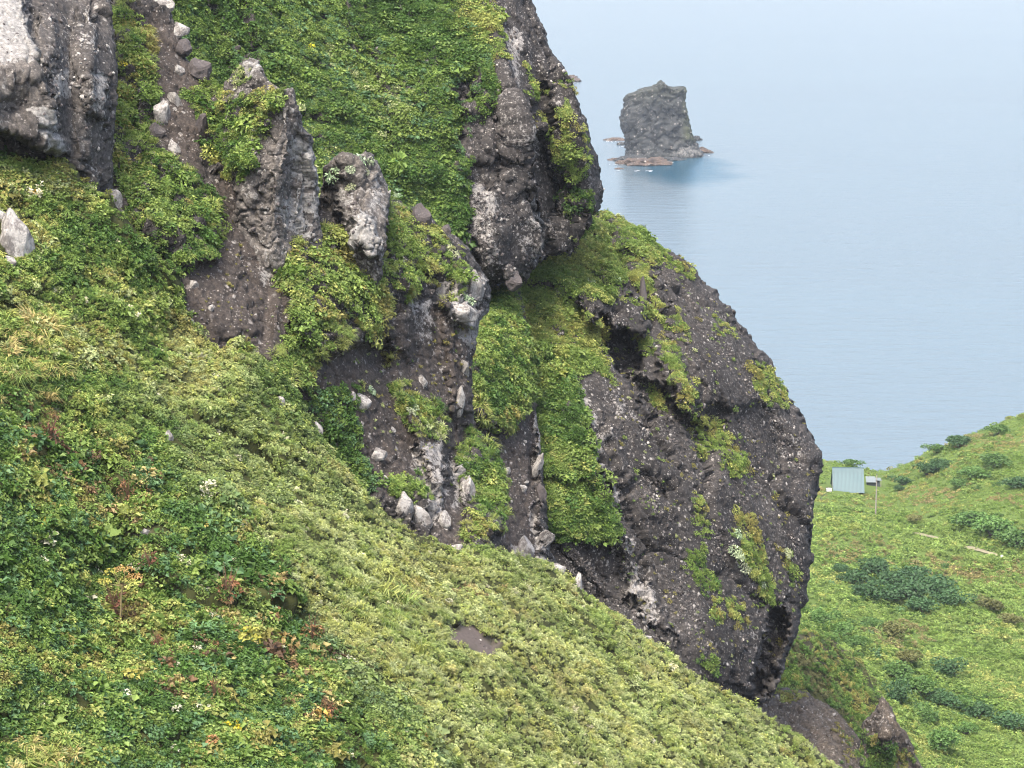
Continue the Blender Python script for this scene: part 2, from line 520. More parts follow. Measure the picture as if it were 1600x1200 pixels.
# ------------------------------------------------------------------ landform builder
class Body:
    """A landform surface through control depths, bounded by its skyline, that rolls over backwards past that skyline."""

    def __init__(s, name, outline, ctrl, step, mat, curl=18, back=1.0, rough=(0.5, 0.25, 0.1), feats=(), soil=(), lich=(), warp=2.5,
                 aniso=None, reach=16, seed=0.0, lichn=0.0, thick=1.6, cell=1.0):
        o = np.asarray(outline, float)
        m = reach + 6
        lo = np.maximum(o.min(0) - m, [-120, -120])
        hi = np.minimum(o.max(0) + m, [1730, 1330])
        us = np.arange(lo[0], hi[0] + step, step)
        vs_ = np.arange(lo[1], hi[1] + step, step)
        U, V = np.meshgrid(us, vs_)
        s.us, s.vs, s.step = us, vs_, step
        q = np.stack([U / 26, V / 26, np.full(U.shape, 3.1 + seed)], -1)
        q2 = np.stack([U / 7, V / 7, np.full(U.shape, 9.1 + seed)], -1)
        wu = warp * (fbm(q, 2) * 1.6 + 0.9 * noise(q2))
        wv = warp * (fbm(q + 40, 2) * 1.6 + 0.9 * noise(q2 + 50))
        sd = sd_poly(U + wu, V + wv, outline)
        gv, gu = np.gradient(sd_poly(U, V, outline), step)
        gl = np.sqrt(gu * gu + gv * gv) + 1e-6
        gu, gv = gu / gl, gv / gl
        t = np.maximum(sd, 0)
        U2, V2 = U - gu * t * 1.12, V - gv * t * 1.12
        f = tps([(a, b, math.log(c)) for a, b, c in ctrl])
        d = np.exp(f(U2, V2))
        px = d / FPX
        for ft in feats:
            if ft[0] == 'bump':
                _, cx, cy, rx, ry, ang, amp = ft
                ca, sa = math.cos(ang), math.sin(ang)
                du, dv = U2 - cx, V2 - cy
                e = ((du * ca + dv * sa) / rx) ** 2 + ((-du * sa + dv * ca) / ry) ** 2
                d = d - amp * np.exp(-e)
            else:
                _, pts, amp, wid = ft
                e = sd_poly(U2 + wu * 2, V2 + wv * 2, pts)
                d = d - amp * sstep(wid, -wid, e)
        ins = np.maximum(-sd, 0)
        x = np.clip(1 - ins / curl, 0, 1)
        d = d + curl * px * thick * (1 - np.sqrt(np.maximum(1 - x * x, 0)))
        d = d + t * px * 12.0 * back
        P = at(U2, V2, d)
        Nn = s.normals(P)
        # broken rock relief
        a1, a2, a3 = rough
        Q = P.copy()
        if aniso is not None:                    # bedding: squeeze the noise across a direction
            ax = np.asarray(aniso[0], float)
            ax /= np.linalg.norm(ax)
            k = (P @ ax)[..., None] * ax
            Q = P - k * (1 - 1 / aniso[1])
        Q = Q + seed * 13.7
        inside = sd < reach
        disp = np.zeros(U.shape)
        Qi = Q[inside]
        r1 = 1 - 2 * np.abs(fbm(Qi / 7.0, 4))
        wp = 0.45 * np.stack([fbm(Qi / 1.3 + 5.1 * k_, 2) for k_ in range(3)], -1)
        Pi = P[inside] + seed * 13.7
        dd = a1 * (0.3 * (r1 - 0.5) + 1.0 * facets((Qi + wp * 1.6) / (7.5 * cell), 0.05)) + 1.15 * a2 * facets((Qi + wp) / (2.6 * cell), 0.08) + 1.3 * a3 * facets((Pi + wp * 0.6) / 0.95)
        dd += 0.5 * a3 * facets((Pi + wp * 0.3) / 0.4, 0.2) + a3 * 0.6 * fbm(Pi / 0.35, 3)
        disp[inside] = dd
        s.soilm = np.zeros(U.shape)
        for pts, val in soil:
            e = sd_poly(U2 + wu * 2.5, V2 + wv * 2.5, pts)
            s.soilm = np.maximum(s.soilm, val * sstep(8, -10, e))
        s.lichm = np.full(U.shape, float(lichn))
        for pts, val in lich:
            e = sd_poly(U2 + wu * 2.5, V2 + wv * 2.5, pts)
            s.lichm = np.maximum(s.lichm, val * sstep(8, -10, e))
        view = P - np.array([0, 0, CAM_H])
        view /= np.linalg.norm(view, axis=-1, keepdims=True)
        disp *= np.clip(np.abs((Nn * view).sum(-1)) * 1.7, 0.2, 1.0)
        disp *= 1 - 0.6 * s.soilm
        disp *= 0.35 + 0.65 * sstep(4, -7, sd)
        s.P = P + Nn * disp[..., None]
        s.N = s.normals(s.P)
        s.N0 = Nn
        s.sd, s.D, s.name, s.mat, s.reach = sd, d, name, mat, reach

    @staticmethod
    def normals(P):
        du = np.gradient(P, axis=1)
        dv = np.gradient(P, axis=0)
        n = np.cross(dv, du)
        n /= np.linalg.norm(n, axis=-1, keepdims=True) + 1e-12
        c = P - np.array([0, 0, CAM_H])
        flip = (n * c).sum(-1) > 0
        n[flip] *= -1
        return n

    def build(s, label, cat=None, kind='structure', parent=None):
        keep = s.sd < s.reach
        H, W = keep.shape
        idx = np.full((H, W), -1)
        c = keep[:-1, :-1] & keep[1:, :-1] & keep[:-1, 1:] & keep[1:, 1:]
        used = np.zeros((H, W), bool)
        used[:-1, :-1] |= c
        used[1:, :-1] |= c
        used[:-1, 1:] |= c
        used[1:, 1:] |= c
        idx[used] = np.arange(used.sum())
        F = np.stack([idx[:-1, :-1][c], idx[1:, :-1][c], idx[1:, 1:][c], idx[:-1, 1:][c]], -1)
        V = s.P[used]
        o = np.array([V[:, 0].mean(), V[:, 1].mean(), V[:, 2].min()])
        s.origin = o
        me = new_mesh(s.name, V - o, F, s.mat, True, {'soil': s.soilm[used], 'lich': s.lichm[used]})
        s.obj = tag(link(s.name, me, parent, o), label, cat, None, kind)
        return s.obj

    def look(s, u, v, which='P'):
        A = getattr(s, which)
        fu = np.clip((np.asarray(u, float) - s.us[0]) / s.step, 0, len(s.us) - 1.001)
        fv = np.clip((np.asarray(v, float) - s.vs[0]) / s.step, 0, len(s.vs) - 1.001)
        i, j = fu.astype(int), fv.astype(int)
        a, b = fu - i, fv - j
        if A.ndim == 3:
            a, b = a[..., None], b[..., None]
        return (A[j, i] * (1 - a) + A[j, i + 1] * a) * (1 - b) + (A[j + 1, i] * (1 - a) + A[j + 1, i + 1] * a) * b


# ------------------------------------------------------------------ plant and stone shapes that get scattered
def protos(name, meshes):
    c = bpy.data.collections.new(name)
    for i, me in enumerate(meshes):
        o = bpy.data.objects.new('%s_%02d' % (name, i), me)
        c.objects.link(o)
    return c


def leaf_quads(base, tip_dir, nrm, ln, wd, fold=0.25):
    """a leaf: two quads folded along the midrib"""
    side = np.cross(tip_dir, nrm)
    side /= np.linalg.norm(side, axis=-1, keepdims=True) + 1e-9
    nn = np.cross(side, tip_dir)
    ln, wd = ln[:, None], wd[:, None]
    b = base
    t = base + tip_dir * ln - nn * ln * 0.18
    mL = base + tip_dir * ln * 0.45 + side * wd * 0.5 + nn * wd * fold
    mR = base + tip_dir * ln * 0.45 - side * wd * 0.5 + nn * wd * fold
    V = np.stack([b, mR, t, mL], 1)
    return V


def unit(a):
    return a / (np.linalg.norm(a, axis=-1, keepdims=True) + 1e-9)


def leaf_mesh(name, rng, n, rad, hgt, ln, wd, up=0.6, mat=None):
    th = rng.random(n) * 2 * math.pi
    r = rad * np.sqrt(rng.random(n))
    z = hgt * (0.15 + 0.85 * rng.random(n) ** 0.7) * np.sqrt(np.maximum(1 - (r / rad) ** 2 * 0.8, 0))
    base = np.stack([r * np.cos(th), r * np.sin(th), z], -1)
    out = unit(np.stack([np.cos(th), np.sin(th), np.full(n, 0.2)], -1) + rng.normal(size=(n, 3)) * 0.7)
    nr = unit(np.array([0, 0, up]) + rng.normal(size=(n, 3)) * 0.45 + out * 0.25)
    out = unit(out - nr * (out * nr).sum(-1, keepdims=True))
    l = ln * (0.6 + 0.8 * rng.random(n))
    V = leaf_quads(base, out, nr, l, l * wd)
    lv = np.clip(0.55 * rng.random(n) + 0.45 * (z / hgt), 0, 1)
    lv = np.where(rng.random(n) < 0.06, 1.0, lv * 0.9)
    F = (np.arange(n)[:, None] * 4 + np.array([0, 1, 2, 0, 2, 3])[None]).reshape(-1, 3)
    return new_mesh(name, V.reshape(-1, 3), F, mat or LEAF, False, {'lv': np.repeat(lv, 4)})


def grass_mesh(name, rng, n, rad, hgt, lean, mat=None, w=0.022):
    Vs, Fs, lvs = [], [], []
    k = 0
    for i in range(n):
        th = rng.random() * 6.283
        r = rad * math.sqrt(rng.random()) * 0.5
        b = np.array([r * math.cos(th), r * math.sin(th), 0])
        a2 = th + rng.normal() * 0.6
        dr = np.array([math.cos(a2), math.sin(a2), 0])
        sd = np.array([-dr[1], dr[0], 0])
        h = hgt * (0.5 + 0.6 * rng.random())
        le = lean * (0.4 + rng.random())
        p1 = b + np.array([0, 0, h * 0.55]) + dr * h * 0.25 * le
        p2 = b + np.array([0, 0, h * (0.9 - 0.4 * le)]) + dr * h * (0.9 * le)
        Vs += [b - sd * w, b + sd * w, p1 + sd * w * .8, p1 - sd * w * .8, p2]
        Fs += [(k, k + 1, k + 2), (k, k + 2, k + 3), (k + 3, k + 2, k + 4)]
        v_ = 0.25 + 0.65 * rng.random()
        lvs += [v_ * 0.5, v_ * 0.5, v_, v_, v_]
        k += 5
    return new_mesh(name, np.array(Vs), np.array(Fs), mat or LEAF, False, {'lv': np.array(lvs)})


def herb_mesh(name, rng, stems, per, rad, hgt, ln, wd, mat=None):
    """upright leafy stems, each a spray of narrow leaves and a paler top"""
    B, T, Nn, Ln, lv = [], [], [], [], []
    for s_ in range(stems):
        th = rng.random() * 6.283
        r = rad * math.sqrt(rng.random())
        b = np.array([r * math.cos(th), r * math.sin(th), 0])
        lean = np.array([math.cos(th), math.sin(th), 0]) * 0.35 * rng.random()
        h = hgt * (0.65 + 0.45 * rng.random())
        for i in range(per):
            f = 0.25 + 0.75 * (i + rng.random()) / per
            p = b + np.array([0, 0, h * f]) + lean * h * f
            a = i * 2.4 + rng.random()
            out = unit(np.array([math.cos(a), math.sin(a), 0.55 - 0.5 * (1 - f)]))
            nr = unit(np.array([-out[0] * .6, -out[1] * .6, 1.0]) + rng.normal(size=3) * 0.3)
            B.append(p)
            T.append(out)
            Nn.append(nr)
            Ln.append(ln * (1.15 - 0.6 * f) * (0.7 + 0.6 * rng.random()))
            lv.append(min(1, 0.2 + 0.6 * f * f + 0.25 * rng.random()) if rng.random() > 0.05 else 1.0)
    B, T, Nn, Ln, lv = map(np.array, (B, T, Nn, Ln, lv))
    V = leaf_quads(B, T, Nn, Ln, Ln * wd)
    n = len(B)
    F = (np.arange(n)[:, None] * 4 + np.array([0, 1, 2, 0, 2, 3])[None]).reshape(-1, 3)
    return new_mesh(name, V.reshape(-1, 3), F, mat or LEAF, False, {'lv': np.repeat(lv, 4)})


def ico(sub):
    import bmesh
    bm = bmesh.new()
    bmesh.ops.create_icosphere(bm, subdivisions=sub, radius=1.0)
    V = np.array([v.co for v in bm.verts])
    F = np.array([[v.index for v in f.verts] for f in bm.faces])
    bm.free()
    return V, F


def rock_mesh(name, seed, sub, mat, blocky=0.5, nz=0.25, smooth=False):
    V, F = ico(sub)
    r = np.random.default_rng(seed)
    # cut by random planes for facets
    for i in range(14):
        n = unit(r.normal(size=3))
        c = 0.6 + 0.3 * r.random()
        h = V @ n
        V = V - np.maximum(h - c, 0)[:, None] * n * min(1.0, 0.9 * blocky + 0.25)
    V = V * (1 + nz * fbm(V * 1.3 + seed * 3.1, 4)[:, None])
    return new_mesh(name, V, F, mat, smooth)


pr = np.random.default_rng(3)
PLANTS = protos('plant', [
    leaf_mesh('leafy_0', pr, 60, 0.55, 0.42, 0.25, 0.75),          # 0 broad leaved herb
    leaf_mesh('leafy_1', pr, 75, 0.55, 0.50, 0.20, 0.65),          # 1
    leaf_mesh('leafy_2', pr, 34, 0.55, 0.42, 0.36, 0.85),          # 2 large leaves
    herb_mesh('herb_0', pr, 8, 10, 0.38, 0.60, 0.26, 0.46),        # 3 mugwort like
    herb_mesh('herb_1', pr, 10, 9, 0.42, 0.52, 0.24, 0.52),        # 4
    grass_mesh('grass_0', pr, 55, 0.5, 0.62, 0.75),                # 5
    grass_mesh('grass_1', pr, 45, 0.5, 0.75, 1.0),                 # 6 arching
    leaf_mesh('cushion', pr, 90, 0.55, 0.34, 0.18, 0.65, up=0.9),  # 7 fine low cushion
])
STONES = protos('stone', [rock_mesh('stone_%d' % i, 50 + i, 1, STONE, 0.9, 0.3) for i in range(5)])


def scatter_group(name, coll):
    ng = bpy.data.node_groups.new(name, 'GeometryNodeTree')
    ng.interface.new_socket('Geometry', in_out='INPUT', socket_type='NodeSocketGeometry')
    ng.interface.new_socket('Geometry', in_out='OUTPUT', socket_type='NodeSocketGeometry')
    gi = ng.nodes.new('NodeGroupInput')
    go = ng.nodes.new('NodeGroupOutput')
    ci = ng.nodes.new('GeometryNodeCollectionInfo')
    ci.inputs['Collection'].default_value = coll
    ci.inputs['Separate Children'].default_value = True
    ci.inputs['Reset Children'].default_value = True
    ip = ng.nodes.new('GeometryNodeInstanceOnPoints')
    ip.inputs['Pick Instance'].default_value = True

    def na(nm, ty):
        n = ng.nodes.new('GeometryNodeInputNamedAttribute')
        n.data_type = ty
        n.inputs[0].default_value = nm
        return n.outputs[0]
    L = ng.links
    L.new(gi.outputs[0], ip.inputs['Points'])
    L.new(ci.outputs[0], ip.inputs['Instance'])
    L.new(na('idx', 'INT'), ip.inputs['Instance Index'])
    L.new(na('rot', 'FLOAT_VECTOR'), ip.inputs['Rotation'])
    L.new(na('scl', 'FLOAT_VECTOR'), ip.inputs['Scale'])
    L.new(ip.outputs[0], go.inputs[0])
    return ng


GN_PLANTS = scatter_group('plants_on_points', PLANTS)
GN_STONES = scatter_group('stones_on_points', STONES)


def eulers(up, spin):
    """XYZ eulers that bring +Z onto up with a spin about it"""
    up = unit(up)
    ref = np.where(np.abs(up[:, :1]) < 0.9, np.array([[1.0, 0, 0]]), np.array([[0, 1.0, 0]]))
    x = unit(np.cross(ref, up))
    y = np.cross(up, x)
    c, s_ = np.cos(spin)[:, None], np.sin(spin)[:, None]
    X = x * c + y * s_
    Y = -x * s_ + y * c
    R = np.stack([X, Y, up], -1)
    ry = np.arcsin(np.clip(-R[:, 2, 0], -1, 1))
    rx = np.arctan2(R[:, 2, 1], R[:, 2, 2])
    rz = np.arctan2(R[:, 1, 0], R[:, 0, 0])
    return np.stack([rx, ry, rz], -1)


def points_object(name, P, rot, scl, idx, tint, gn, parent=None, base=None):
    o = np.asarray(base if base is not None else [P[:, 0].mean(), P[:, 1].mean(), P[:, 2].min()], float)
    me = bpy.data.meshes.new(name)
    me.vertices.add(len(P))
    me.vertices.foreach_set('co', (P - o).astype(np.float32).ravel())
    for nm, ty, arr in (('rot', 'FLOAT_VECTOR', rot), ('scl', 'FLOAT_VECTOR', scl)):
        a = me.attributes.new(nm, ty, 'POINT')
        a.data.foreach_set('vector', arr.astype(np.float32).ravel())
    a = me.attributes.new('idx', 'INT', 'POINT')
    a.data.foreach_set('value', idx.astype(np.int32))
    a = me.attributes.new('tint', 'FLOAT_COLOR', 'POINT')
    a.data.foreach_set('color', np.concatenate([tint, np.ones((len(P), 1))], 1).astype(np.float32).ravel())
    me.update()
    ob = link(name, me, parent, (0, 0, 0) if parent else o)
    if parent:
        ob.location = Vector(o) - parent.location
    md = ob.modifiers.new('scatter', 'NODES')
    md.node_group = gn
    return ob


# palettes: (colour, weight)
DEEP = (0.050, 0.105, 0.022)
MIDG = (0.105, 0.170, 0.038)
BRIT = (0.150, 0.215, 0.055)
YELG = (0.235, 0.270, 0.080)
SAGE = (0.265, 0.310, 0.150)
OLIV = (0.180, 0.175, 0.055)
BRWN = (0.150, 0.095, 0.050)
BLUG = (0.070, 0.140, 0.060)
STRW = (0.300, 0.260, 0.110)


def sample_patch(body, poly, sp, rng, edge=3.0, holes=(), fray=9.0):
    p = np.asarray(poly, float)
    lo, hi = p.min(0) - 8, p.max(0) + 8
    n = int((hi[0] - lo[0]) * (hi[1] - lo[1]) / (sp * sp))
    u = lo[0] + rng.random(n) * (hi[0] - lo[0])
    v = lo[1] + rng.random(n) * (hi[1] - lo[1])
    q = np.stack([u / 22, v / 22, np.zeros(n)], -1)
    wu = fray * fbm(q, 3)
    wv = fray * fbm(q + 31, 3)
    e = sd_poly(u + wu, v + wv, poly)
    k = e < edge * (rng.exponential(size=n) * 0.9 - 0.9)
    for h in holes:
        k &= sd_poly(u + wu, v + wv, h) > edge * rng.random(n)
    k &= (u > body.us[0]) & (u < body.us[-1]) & (v > body.vs[0]) & (v < body.vs[-1])
    k &= body.look(u, v, 'sd') < body.reach * 0.6
    return u[k], v[k], -e[k]


def plant_patch(body, poly, label, sp=9.0, size=(22, 34), mix=None, pal=None, holes=(), name='ground_cover', seed=1, fray=9.0, up=0.5, zone=None,
                edge=3.0, freq=5.0, edge_grass=0.0, cat='ground cover'):
    rng = np.random.default_rng(seed)
    u, v, ins = sample_patch(body, poly, sp, rng, edge, holes, fray)
    n = len(u)
    if n == 0:
        print('EMPTY PATCH', label)
        return
    P = body.look(u, v, 'P')
    nn = body.look(u, v, 'N0')
    D = body.look(u, v, 'D')
    mix = mix or {0: 3, 1: 3, 3: 1, 5: 0.5}
    pal = pal or [(DEEP, 2), (MIDG, 3), (BRIT, 1.5), (YELG, 0.6)]
    cols = np.array([c for c, w in pal])
    w = np.array([w for c, w in pal], float)
    cw = np.cumsum(w / w.sum())
    # the palette is walked by smooth noise so that colours come in clusters
    def rank(x):
        return np.argsort(np.argsort(x)) / max(len(x) - 1, 1)
    f = rank(fbm(P / freq + seed * 5.3, 3) + 0.45 * noise(P / 0.9 + 3.3) + 0.22 * rng.normal(size=n))
    ci = np.minimum(np.searchsorted(cw, f), len(cols) - 1)
    tint = cols[ci].copy()
    if zone is not None:
        tint = zone(u, v, P, tint, rng)
    tint *= (0.86 + 0.3 * rng.random(n))[:, None]
    ks = np.array(list(mix))
    kw = np.cumsum(np.array(list(mix.values()), float) / sum(mix.values()))
    g = rank(fbm(P / (freq * 0.8) + 77 + seed, 2) + 0.5 * rng.normal(size=n) * 0.6)
    idx = ks[np.minimum(np.searchsorted(kw, g), len(ks) - 1)]
    if edge_grass:
        eg = (ins < 14) & (rng.random(n) < edge_grass)
        idx = np.where(eg, 6, idx)
        tint[eg] = tint[eg] * 0.4 + 0.6 * np.array(YELG) * (0.7 + 0.5 * rng.random((eg.sum(), 1)))
    s_ = (size[0] + (size[1] - size[0]) * rng.random(n) ** 1.5) * D / FPX
    bump = 0.7 + 0.55 * sstep(-0.4, 0.5, fbm(P / 1.8 + 11, 2))
    s_ = s_ * bump * np.where(rng.random(n) < 0.05, 1.5, 1.0)
    upv = nn * (1 - up) + np.array([0, 0, 1.0]) * up + rng.normal(size=(n, 3)) * 0.13
    rot = eulers(upv, rng.random(n) * 6.283)
    scl = s_[:, None] * (0.85 + 0.3 * rng.random((n, 3)))
    ob = points_object(name, P - unit(upv) * (s_ * 0.06)[:, None], rot, scl, idx, tint, GN_PLANTS)
    tag(ob, label, cat, None, 'stuff')
    return ob


def stones_on(body, poly, n, size, seed, parent, name='embedded_stones', pale=0.35, holes=(), dark=(0.075, 0.068, 0.068), lite=(0.25, 0.242, 0.23), power=2.5):
    rng = np.random.default_rng(seed)
    p = np.asarray(poly, float)
    lo, hi = p.min(0), p.max(0)
    u = lo[0] + rng.random(n) * (hi[0] - lo[0])
    v = lo[1] + rng.random(n) * (hi[1] - lo[1])
    k = (sd_poly(u, v, poly) < 0) & (body.look(u, v, 'sd') < 5)
    for h in holes:
        k &= sd_poly(u, v, h) > -3
    u, v = u[k], v[k]
    P = body.look(u, v, 'P')
    nn = body.look(u, v, 'N')
    D = body.look(u, v, 'D')
    n = len(u)
    sl = np.array([0.72, 0.25, 0.62])
    Ps = P + (P @ sl)[:, None] * sl * 1.6
    cl = sstep(-0.15, 0.55, fbm(Ps / 6 + seed, 4))
    keep = rng.random(n) < 0.08 + 0.92 * cl ** 1.5
    P, nn, D, cl, u = P[keep], nn[keep], D[keep], cl[keep], u[keep]
    n = len(P)
    s_ = (size[0] + (size[1] - size[0]) * rng.random(n) ** power) * D / FPX * 0.5
    isp = rng.random(n) < pale * (0.4 + 1.2 * cl)
    tint = np.where(isp[:, None], np.array(lite) * (0.55 + 0.8 * rng.random((n, 1))), np.array(dark) * (0.6 + 1.0 * rng.random((n, 1))))
    rot = rng.random((n, 3)) * 6.283
    scl = s_[:, None] * (0.7 + 0.6 * rng.random((n, 3)))
    ob = points_object(name, P + nn * (s_ * 0.1)[:, None], rot, scl, rng.integers(0, 5, n), tint, GN_STONES, parent)
    ob['kind'] = 'stuff'
    return ob


# ------------------------------------------------------------------ the sea
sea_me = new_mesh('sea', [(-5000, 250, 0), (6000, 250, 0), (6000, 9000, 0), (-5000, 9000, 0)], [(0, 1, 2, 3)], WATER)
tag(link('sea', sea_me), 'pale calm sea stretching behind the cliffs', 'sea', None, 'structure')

# ------------------------------------------------------------------ valley and headland
V_OUT = [(1100, 712), (1285, 720), (1310, 722), (1345, 731), (1368, 736), (1390, 735), (1420, 722), (1450, 706), (1480, 694), (1505, 682), (1550, 664), (1600, 645),
         (1660, 622), (1740, 600), (1740, 1360), (1100, 1360)]
valley = Body('valley_ground', V_OUT, [
    (1325, 768, 545), (1290, 722, 590), (1390, 737, 585), (1345, 733, 588), (1450, 708, 582), (1500, 687, 580), (1600, 648, 580), (1700, 612, 580),
    (1600, 700, 545), (1600, 750, 520), (1600, 800, 497), (1600, 860, 472), (1500, 760, 528), (1440, 835, 498), (1368, 808, 518), (1300, 800, 515),
    (1600, 950, 435), (1450, 950, 428), (1300, 950, 400), (1600, 1080, 385), (1450, 1080, 372), (1600, 1200, 345), (1450, 1200, 330),
    (1300, 1100, 330), (1300, 1200, 300), (1200, 1000, 345), (1200, 800, 500), (1500, 1330, 310), (1720, 1330, 320), (1720, 900, 455)],
    4.0, MEADOW, curl=10, rough=(0.6, 0.2, 0.0), warp=1.5, reach=14, seed=1,
    feats=[('bump', 1480, 935, 90, 40, 0.3, 4), ('bump', 1540, 730, 60, 30, -0.6, 4), ('bump', 1380, 1010, 70, 22, 0.5, 5), ('bump', 1560, 1010, 60, 18, 0.2, 3)])
valley.build('green valley floor and grassy headland running down to the sea', 'ground')

# ------------------------------------------------------------------ lower slope at the foot of the cliff, bare knoll and spire
foot = Body('lower_slope', [(1120, 1130), (1230, 1000), (1262, 985), (1300, 1000), (1345, 1040), (1372, 1085), (1390, 1125), (1420, 1165), (1442, 1215), (1460, 1330), (1120, 1330)],
            [(1250, 1000, 268), (1350, 1050, 282), (1400, 1150, 272), (1250, 1150, 248), (1350, 1250, 250), (1180, 1100, 246), (1440, 1290, 262)],
            3.0, EARTH, curl=26, rough=(0.6, 0.3, 0.1), seed=2, soil=[([(1240, 985), (1300, 995), (1340, 1030), (1330, 1050), (1260, 1030)], 0.3)])
foot.build('olive scrubby slope below the dark cliff foot', 'hillside')
knoll = Body('bare_knoll', [(1150, 1130), (1192, 1095), (1212, 1073), (1235, 1076), (1262, 1083), (1295, 1104), (1325, 1130), (1342, 1160), (1350, 1195), (1362, 1330), (1140, 1330)],
             [(1210, 1080, 226), (1300, 1110, 230), (1250, 1180, 214), (1340, 1190, 222), (1200, 1250, 205), (1340, 1300, 212)],
             2.5, ROCK_BROWN, curl=26, rough=(1.4, 0.8, 0.3), seed=3, lichn=0.12, cell=0.8, soil=[([(1100, 1050), (1400, 1050), (1400, 1400), (1100, 1400)], 0.2)])
knoll.build('bare brown earthy knoll between the green slope and cliff foot', 'knoll', 'thing')
spire = Body('rock_spire', [(1345, 1150), (1352, 1128), (1366, 1106), (1378, 1088), (1390, 1103), (1400, 1122), (1412, 1142), (1428, 1172), (1441, 1200), (1452, 1330), (1370, 1330), (1352, 1190)],
             [(1378, 1092, 246), (1355, 1140, 244), (1385, 1150, 240), (1430, 1190, 246), (1400, 1300, 236)],
             2.0, ROCK_BROWN, curl=9, rough=(0.8, 0.4, 0.2), seed=4, warp=2.2, cell=0.6, aniso=((1, 0, 0.3), 0.7), lich=[([(1352, 1130), (1378, 1090), (1386, 1110), (1385, 1150), (1360, 1145)], 0.42)],
             feats=[('bump', 1383, 1140, 7, 60, -0.1, 1.2)])
spire.build('pointed brown rock spire at the valley edge', 'rock', 'thing')

# ------------------------------------------------------------------ rear cliff: the lower buttress with its ridge against the sea
B1_OUT = [(560, 330), (900, 325), (930, 335), (947, 331), (975, 344), (1002, 360), (1040, 394), (1062, 403), (1082, 418), (1108, 448), (1130, 472), (1152, 502), (1190, 549), (1205, 575),
          (1222, 601), (1240, 637), (1262, 668), (1283, 712), (1281, 742), (1271, 790), (1266, 830), (1268, 872), (1263, 905), (1261, 938), (1252, 958), (1249, 985), (1232, 1022),
          (1208, 1080), (1192, 1103), (1176, 1095), (1150, 1090), (1100, 1200), (560, 1200)]
buttress = Body('cliff_buttress', B1_OUT, [
    (940, 335, 214), (1000, 365, 213), (1080, 420, 214), (1150, 505, 214), (1220, 605, 214), (1280, 715, 213), (1265, 850, 206), (1250, 970, 202), (1200, 1085, 194),
    (850, 430, 199), (900, 520, 194), (1000, 520, 201), (1000, 700, 190), (1100, 600, 200), (1100, 800, 192), (1180, 750, 203), (1000, 900, 184), (1100, 1000, 185), (1190, 900, 198),
    (900, 700, 183), (930, 840, 181), (850, 850, 180), (760, 700, 186), (760, 420, 205), (900, 1000, 180), (1000, 1120, 180)],
    2.2, ROCK, curl=24, rough=(1.25, 0.18, 0.085), seed=5, warp=4.0, aniso=((0.72, 0.25, 0.62), 0.5), cell=1.6,
    feats=[
        ('poly', [(895, 462), (920, 452), (955, 460), (985, 455), (1000, 480), (1012, 505), (1005, 525), (975, 520), (950, 500), (920, 500)], 3.4, 6),
        ('poly', [(945, 520), (975, 515), (1003, 530), (1002, 560), (990, 590), (965, 575), (950, 545)], -5.0, 7),
        ('poly', [(985, 590), (1030, 600), (1070, 640), (1095, 665), (1080, 672), (1040, 650), (1000, 625)], -2.8, 7),
        ('poly', [(1020, 540), (1060, 545), (1085, 610), (1102, 665), (1088, 668), (1055, 615)], 2.0, 9),
        ('poly', [(1010, 425), (1075, 420), (1130, 480), (1190, 555), (1210, 640), (1130, 640), (1070, 560), (1030, 480)], 1.3, 14),
        ('poly', [(1090, 640), (1140, 640), (1120, 690), (1080, 680)], -1.6, 10),
        ('poly', [(840, 835), (960, 850), (1010, 900), (960, 960), (880, 900)], -0.9, 16),
        ('poly', [(1205, 965), (1222, 950), (1228, 985), (1215, 1030), (1190, 1090), (1165, 1095), (1190, 1040)], -6.0, 6),
        ('poly', [(960, 770), (1000, 740), (1060, 760), (1040, 775), (1000, 770)], -1.0, 9),
        ('poly', [(888, 580), (905, 640), (940, 730), (975, 830), (985, 860), (1030, 940), (1060, 1000), (1000, 960), (960, 850), (930, 760), (885, 640)], 0.9, 10),
        ('bump', 990, 395, 22, 50, -0.6, 1.5), ('bump', 965, 400, 9, 50, -0.4, -2.0)],
    lichn=0.08,
    lich=[([(985, 870), (1010, 875), (1030, 940), (1035, 990), (1015, 985), (990, 950), (975, 900)], 0.6),
          ([(890, 585), (915, 590), (985, 830), (970, 850), (940, 760)], 0.5), ([(930, 840), (985, 810), (1000, 860), (960, 880)], 0.38),
          ([(1060, 440), (1100, 450), (1230, 640), (1270, 720), (1240, 740), (1150, 560)], 0.24), ([(1150, 980), (1240, 970), (1230, 1030), (1200, 1040)], 0.3),
          ([(945, 520), (1030, 700), (1000, 720), (940, 600)], 0.3)])
buttress.build('dark grey conglomerate cliff sloping down to the valley, its ridge against the sea', 'cliff')

